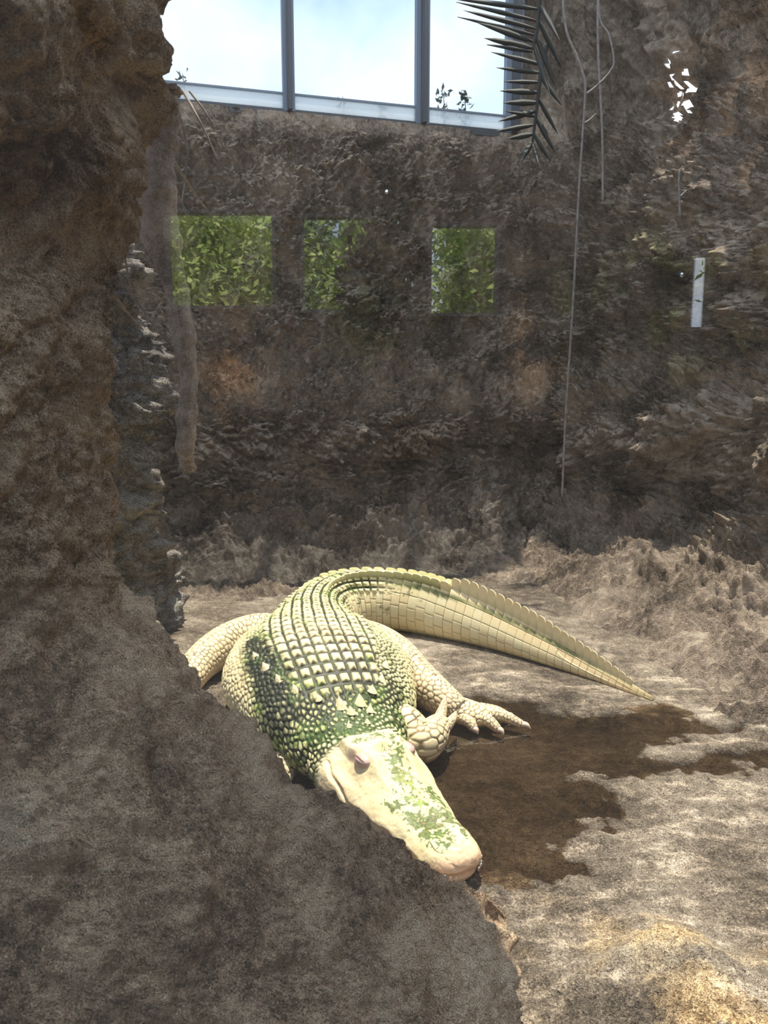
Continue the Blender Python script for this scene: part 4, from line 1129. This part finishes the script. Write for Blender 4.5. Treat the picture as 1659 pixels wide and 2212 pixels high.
frond([(1175, -120), (1168, -30), (1160, 60), (1150, 110)],
      [(1166, -10, 1010, -60), (1165, 20, 972, -4), (1160, 45, 985, 4), (1158, 62, 1000, 22), (1155, 76, 988, 36), (1152, 90, 1030, 48), (1150, 104, 1046, 82), (1150, 112, 1052, 96),
       (1166, 10, 1210, 90), (1162, 40, 1215, 150), (1156, 70, 1200, 190), (1152, 95, 1190, 210)],
      'dark palm frond with narrow leaves fanned across the top of the window', 4.95)
frond([(1182, 90), (1168, 160), (1160, 230), (1150, 310)],
      [(1172, 140, 1060, 112), (1168, 158, 1072, 146), (1165, 178, 1088, 176), (1163, 200, 1080, 196), (1161, 222, 1086, 222), (1158, 240, 1076, 262), (1156, 252, 1092, 240), (1153, 270, 1070, 284), (1152, 290, 1095, 300),
       (1168, 165, 1215, 230), (1162, 210, 1205, 290), (1156, 250, 1200, 330), (1152, 285, 1190, 350), (1150, 305, 1125, 350), (1150, 308, 1165, 360)],
      'dark drooping palm frond hanging along the right end of the window', 5.35)

# ------------------------------------------------------------------ small sprigs outside the window
def sprig(px, py, h_, label, dens=26, y=None):
    d = ray(px, py)
    n2 = Vector((wn.x, wn.y)); o2 = Vector((W0.x, W0.y)) - n2 * 0.12
    t = o2.dot(n2) / Vector((d.x, d.y)).dot(n2)
    p = Vector((d.x * t, d.y * t, SILL_Z - 0.02))
    e = empty('sprig', p); tag(e, label, 'plant', 'sprigs outside the window')
    V, Q, *_ = tube([(0, 0, 0), (0.01, 0, h_ * 0.5), (0, 0, h_)], [0.006, 0.004, 0.002], 6, 14)
    link('stem', np_mesh('stem', V, Q), M_SPRIG, e)
    Vs, Fs = [], []
    r_ = np.random.default_rng(int(px))
    for k in range(dens):
        z = h_ * r_.uniform(0.35, 1.05); a = r_.uniform(0, 6.28); rad = h_ * 0.20 * r_.uniform(0.2, 1)
        c = np.array([math.cos(a) * rad, math.sin(a) * rad, z]); s_ = 0.025 * r_.uniform(0.6, 1.3)
        t1 = r_.normal(size=3); t1 /= np.linalg.norm(t1); t2 = np.cross(t1, r_.normal(size=3)); t2 /= np.linalg.norm(t2)
        b = len(Vs); nn = np.cross(t1, t2) * 0.004
        Vs += [c - t1 * s_, c + t2 * s_ * 0.5 + nn, c + t1 * s_, c - t2 * s_ * 0.5 + nn]; Fs.append((b, b + 1, b + 2, b + 3))
    lf = link('foliage', np_mesh('foliage', np.array(Vs), np.array(Fs)), M_SPRIG, e)
    lf['kind'] = 'stuff'
sprig(957, 240, 0.30, 'leafy green sprig outside the right window pane, the broader of a pair', 46)
sprig(1003, 240, 0.30, 'leafy green sprig outside the right window pane, nearer the palm fronds', 46)
sprig(740, 230, 0.20, 'tiny sprig outside the middle window pane near its left mullion', 12)
sprig(822, 240, 0.18, 'tiny sprig outside the middle window pane toward its right mullion', 10)
sprig(395, 185, 0.24, 'small bare sprig at the left corner of the window by the rock', 16)

# ------------------------------------------------------------------ trees outside the visitor hall, and a leafy silhouette stand-in added inside it (seen mirrored in the viewing glass)
def leaf_mat(name, a, b):
    m, nt, out = new_mat(name)
    bs = nt.nodes.new('ShaderNodeBsdfPrincipled'); g = nt.nodes.new('ShaderNodeNewGeometry')
    r = nt.nodes.new('ShaderNodeValToRGB'); r.color_ramp.elements[0].color = (*a, 1); r.color_ramp.elements[1].color = (*b, 1)
    nt.links.new(g.outputs['Random Per Island'], r.inputs['Fac']); nt.links.new(r.outputs['Color'], bs.inputs['Base Color'])
    bs.inputs['Roughness'].default_value = 0.6
    nt.links.new(bs.outputs['BSDF'], out.inputs['Surface']); return m
M_L1 = leaf_mat('tree_leaf_bright', (0.30, 0.44, 0.06), (0.78, 0.88, 0.26))
M_L2 = leaf_mat('tree_leaf_deep', (0.10, 0.20, 0.05), (0.36, 0.50, 0.16))
M_L3 = leaf_mat('silhouette_leaf', (0.012, 0.018, 0.010), (0.03, 0.04, 0.02))
def leaves(n, rx, ry, rz, s_, seed, clumps=14):
    r_ = np.random.default_rng(seed)
    cl = r_.normal(size=(clumps, 3)); cl /= np.linalg.norm(cl, axis=1, keepdims=True); cl *= r_.uniform(0.3, 0.85, (clumps, 1))
    c = cl[r_.integers(0, clumps, n)] + r_.normal(size=(n, 3)) * 0.20
    c *= np.array([rx, ry, rz])
    t1 = r_.normal(size=(n, 3)); t1 /= np.linalg.norm(t1, axis=1, keepdims=True)
    t2 = np.cross(t1, r_.normal(size=(n, 3))); t2 /= np.linalg.norm(t2, axis=1, keepdims=True)
    s1 = s_ * r_.uniform(0.6, 1.3, (n, 1))
    V = np.stack([c - t1 * s1, c + t2 * s1 * 0.45, c + t1 * s1, c - t2 * s1 * 0.45], 1).reshape(-1, 3)
    return V, np.arange(4 * n).reshape(-1, 4)
def tree(loc, hgt_, rx, rz, mat, label, n, s_, seed):
    e = empty('tree', loc); tag(e, label, 'tree', 'trees outside the hall windows')
    V, Q, *_ = tube([(0, 0, 0), (0.05, 0, hgt_ * 0.5), (0, 0, hgt_)], [0.12, 0.09, 0.05], 10, 24)
    link('trunk', np_mesh('trunk', V, Q), M_TWIG, e)
    V, Q = leaves(n, rx, rx * 0.7, rz, s_, seed, 26)
    o = link('foliage', np_mesh('foliage', V + np.array([0, 0, hgt_]), Q), mat, e); o['kind'] = 'stuff'
tree((-3.9, -9.0, -0.6), 3.0, 1.2, 1.6, M_L2, 'deep green tree mirrored left of the first hall window', 7000, 0.07, 1)
tree((-1.75, -8.0, -0.6), 2.8, 0.95, 1.2, M_L1, 'bright yellow green tree mirrored in the widest hall window', 8000, 0.055, 2)
tree((-0.9, -11.2, -0.6), 3.4, 1.3, 1.9, M_L2, 'dark green tree mirrored behind the bright ones', 7000, 0.07, 3)
tree((-0.25, -8.4, -0.6), 2.9, 0.5, 1.3, M_L1, 'bright green tree mirrored in the middle hall window', 8000, 0.055, 4)
tree((1.35, -8.8, -0.6), 3.2, 0.8, 1.4, M_L1, 'bright green tree mirrored in the square right hall window', 8000, 0.055, 5)
tree((3.3, -15.0, -0.6), 4.6, 2.9, 2.6, M_L2, 'wide dark tree mirrored far behind the others', 8000, 0.11, 6)
tree((-4.1, -15.0, -0.6), 4.6, 2.9, 2.6, M_L2, 'tall dark tree mirrored far behind the deep green one', 8000, 0.11, 8)
struct(link('ground_outside', box_mesh('ground_outside', (-30, -40, -0.9), (30, HY - 0.15, -0.6)), plain('lawn', (0.10, 0.17, 0.04), 0.9, noise=0.3, scale=3)))
silhouette_pot = empty('silhouette_stand_in', (0.05, -4.0, -0.35)); tag(silhouette_pot, 'dark leafy stand-in added for the silhouette of a viewer, mirrored across the middle hall window', 'stand-in')  # dark blocker added in place of a viewer's silhouette, modelled as a plant
V, Q, *_ = tube([(0, 0, 0.3), (0.03, 0, 1.2), (0, 0, 2.2)], [0.03, 0.025, 0.02], 8, 20); link('trunk', np_mesh('trunk', V, Q), M_HALL, silhouette_pot)
V, Q = leaves(900, 0.24, 0.2, 0.55, 0.075, 12, 12); o = link('foliage', np_mesh('foliage', V + np.array([-0.06, 0, 2.25]), Q), M_L3, silhouette_pot); o['kind'] = 'stuff'
V, Q, *_ = tube([(0, 0, 0.0), (0, 0, 0.02), (0, 0, 0.2), (0, 0, 0.36), (0, 0, 0.37)], [0.13, 0.14, 0.17, 0.2, 0.19], 24, 30); link('silhouette_pot', np_mesh('silhouette_pot', V, Q), M_HALL, silhouette_pot)
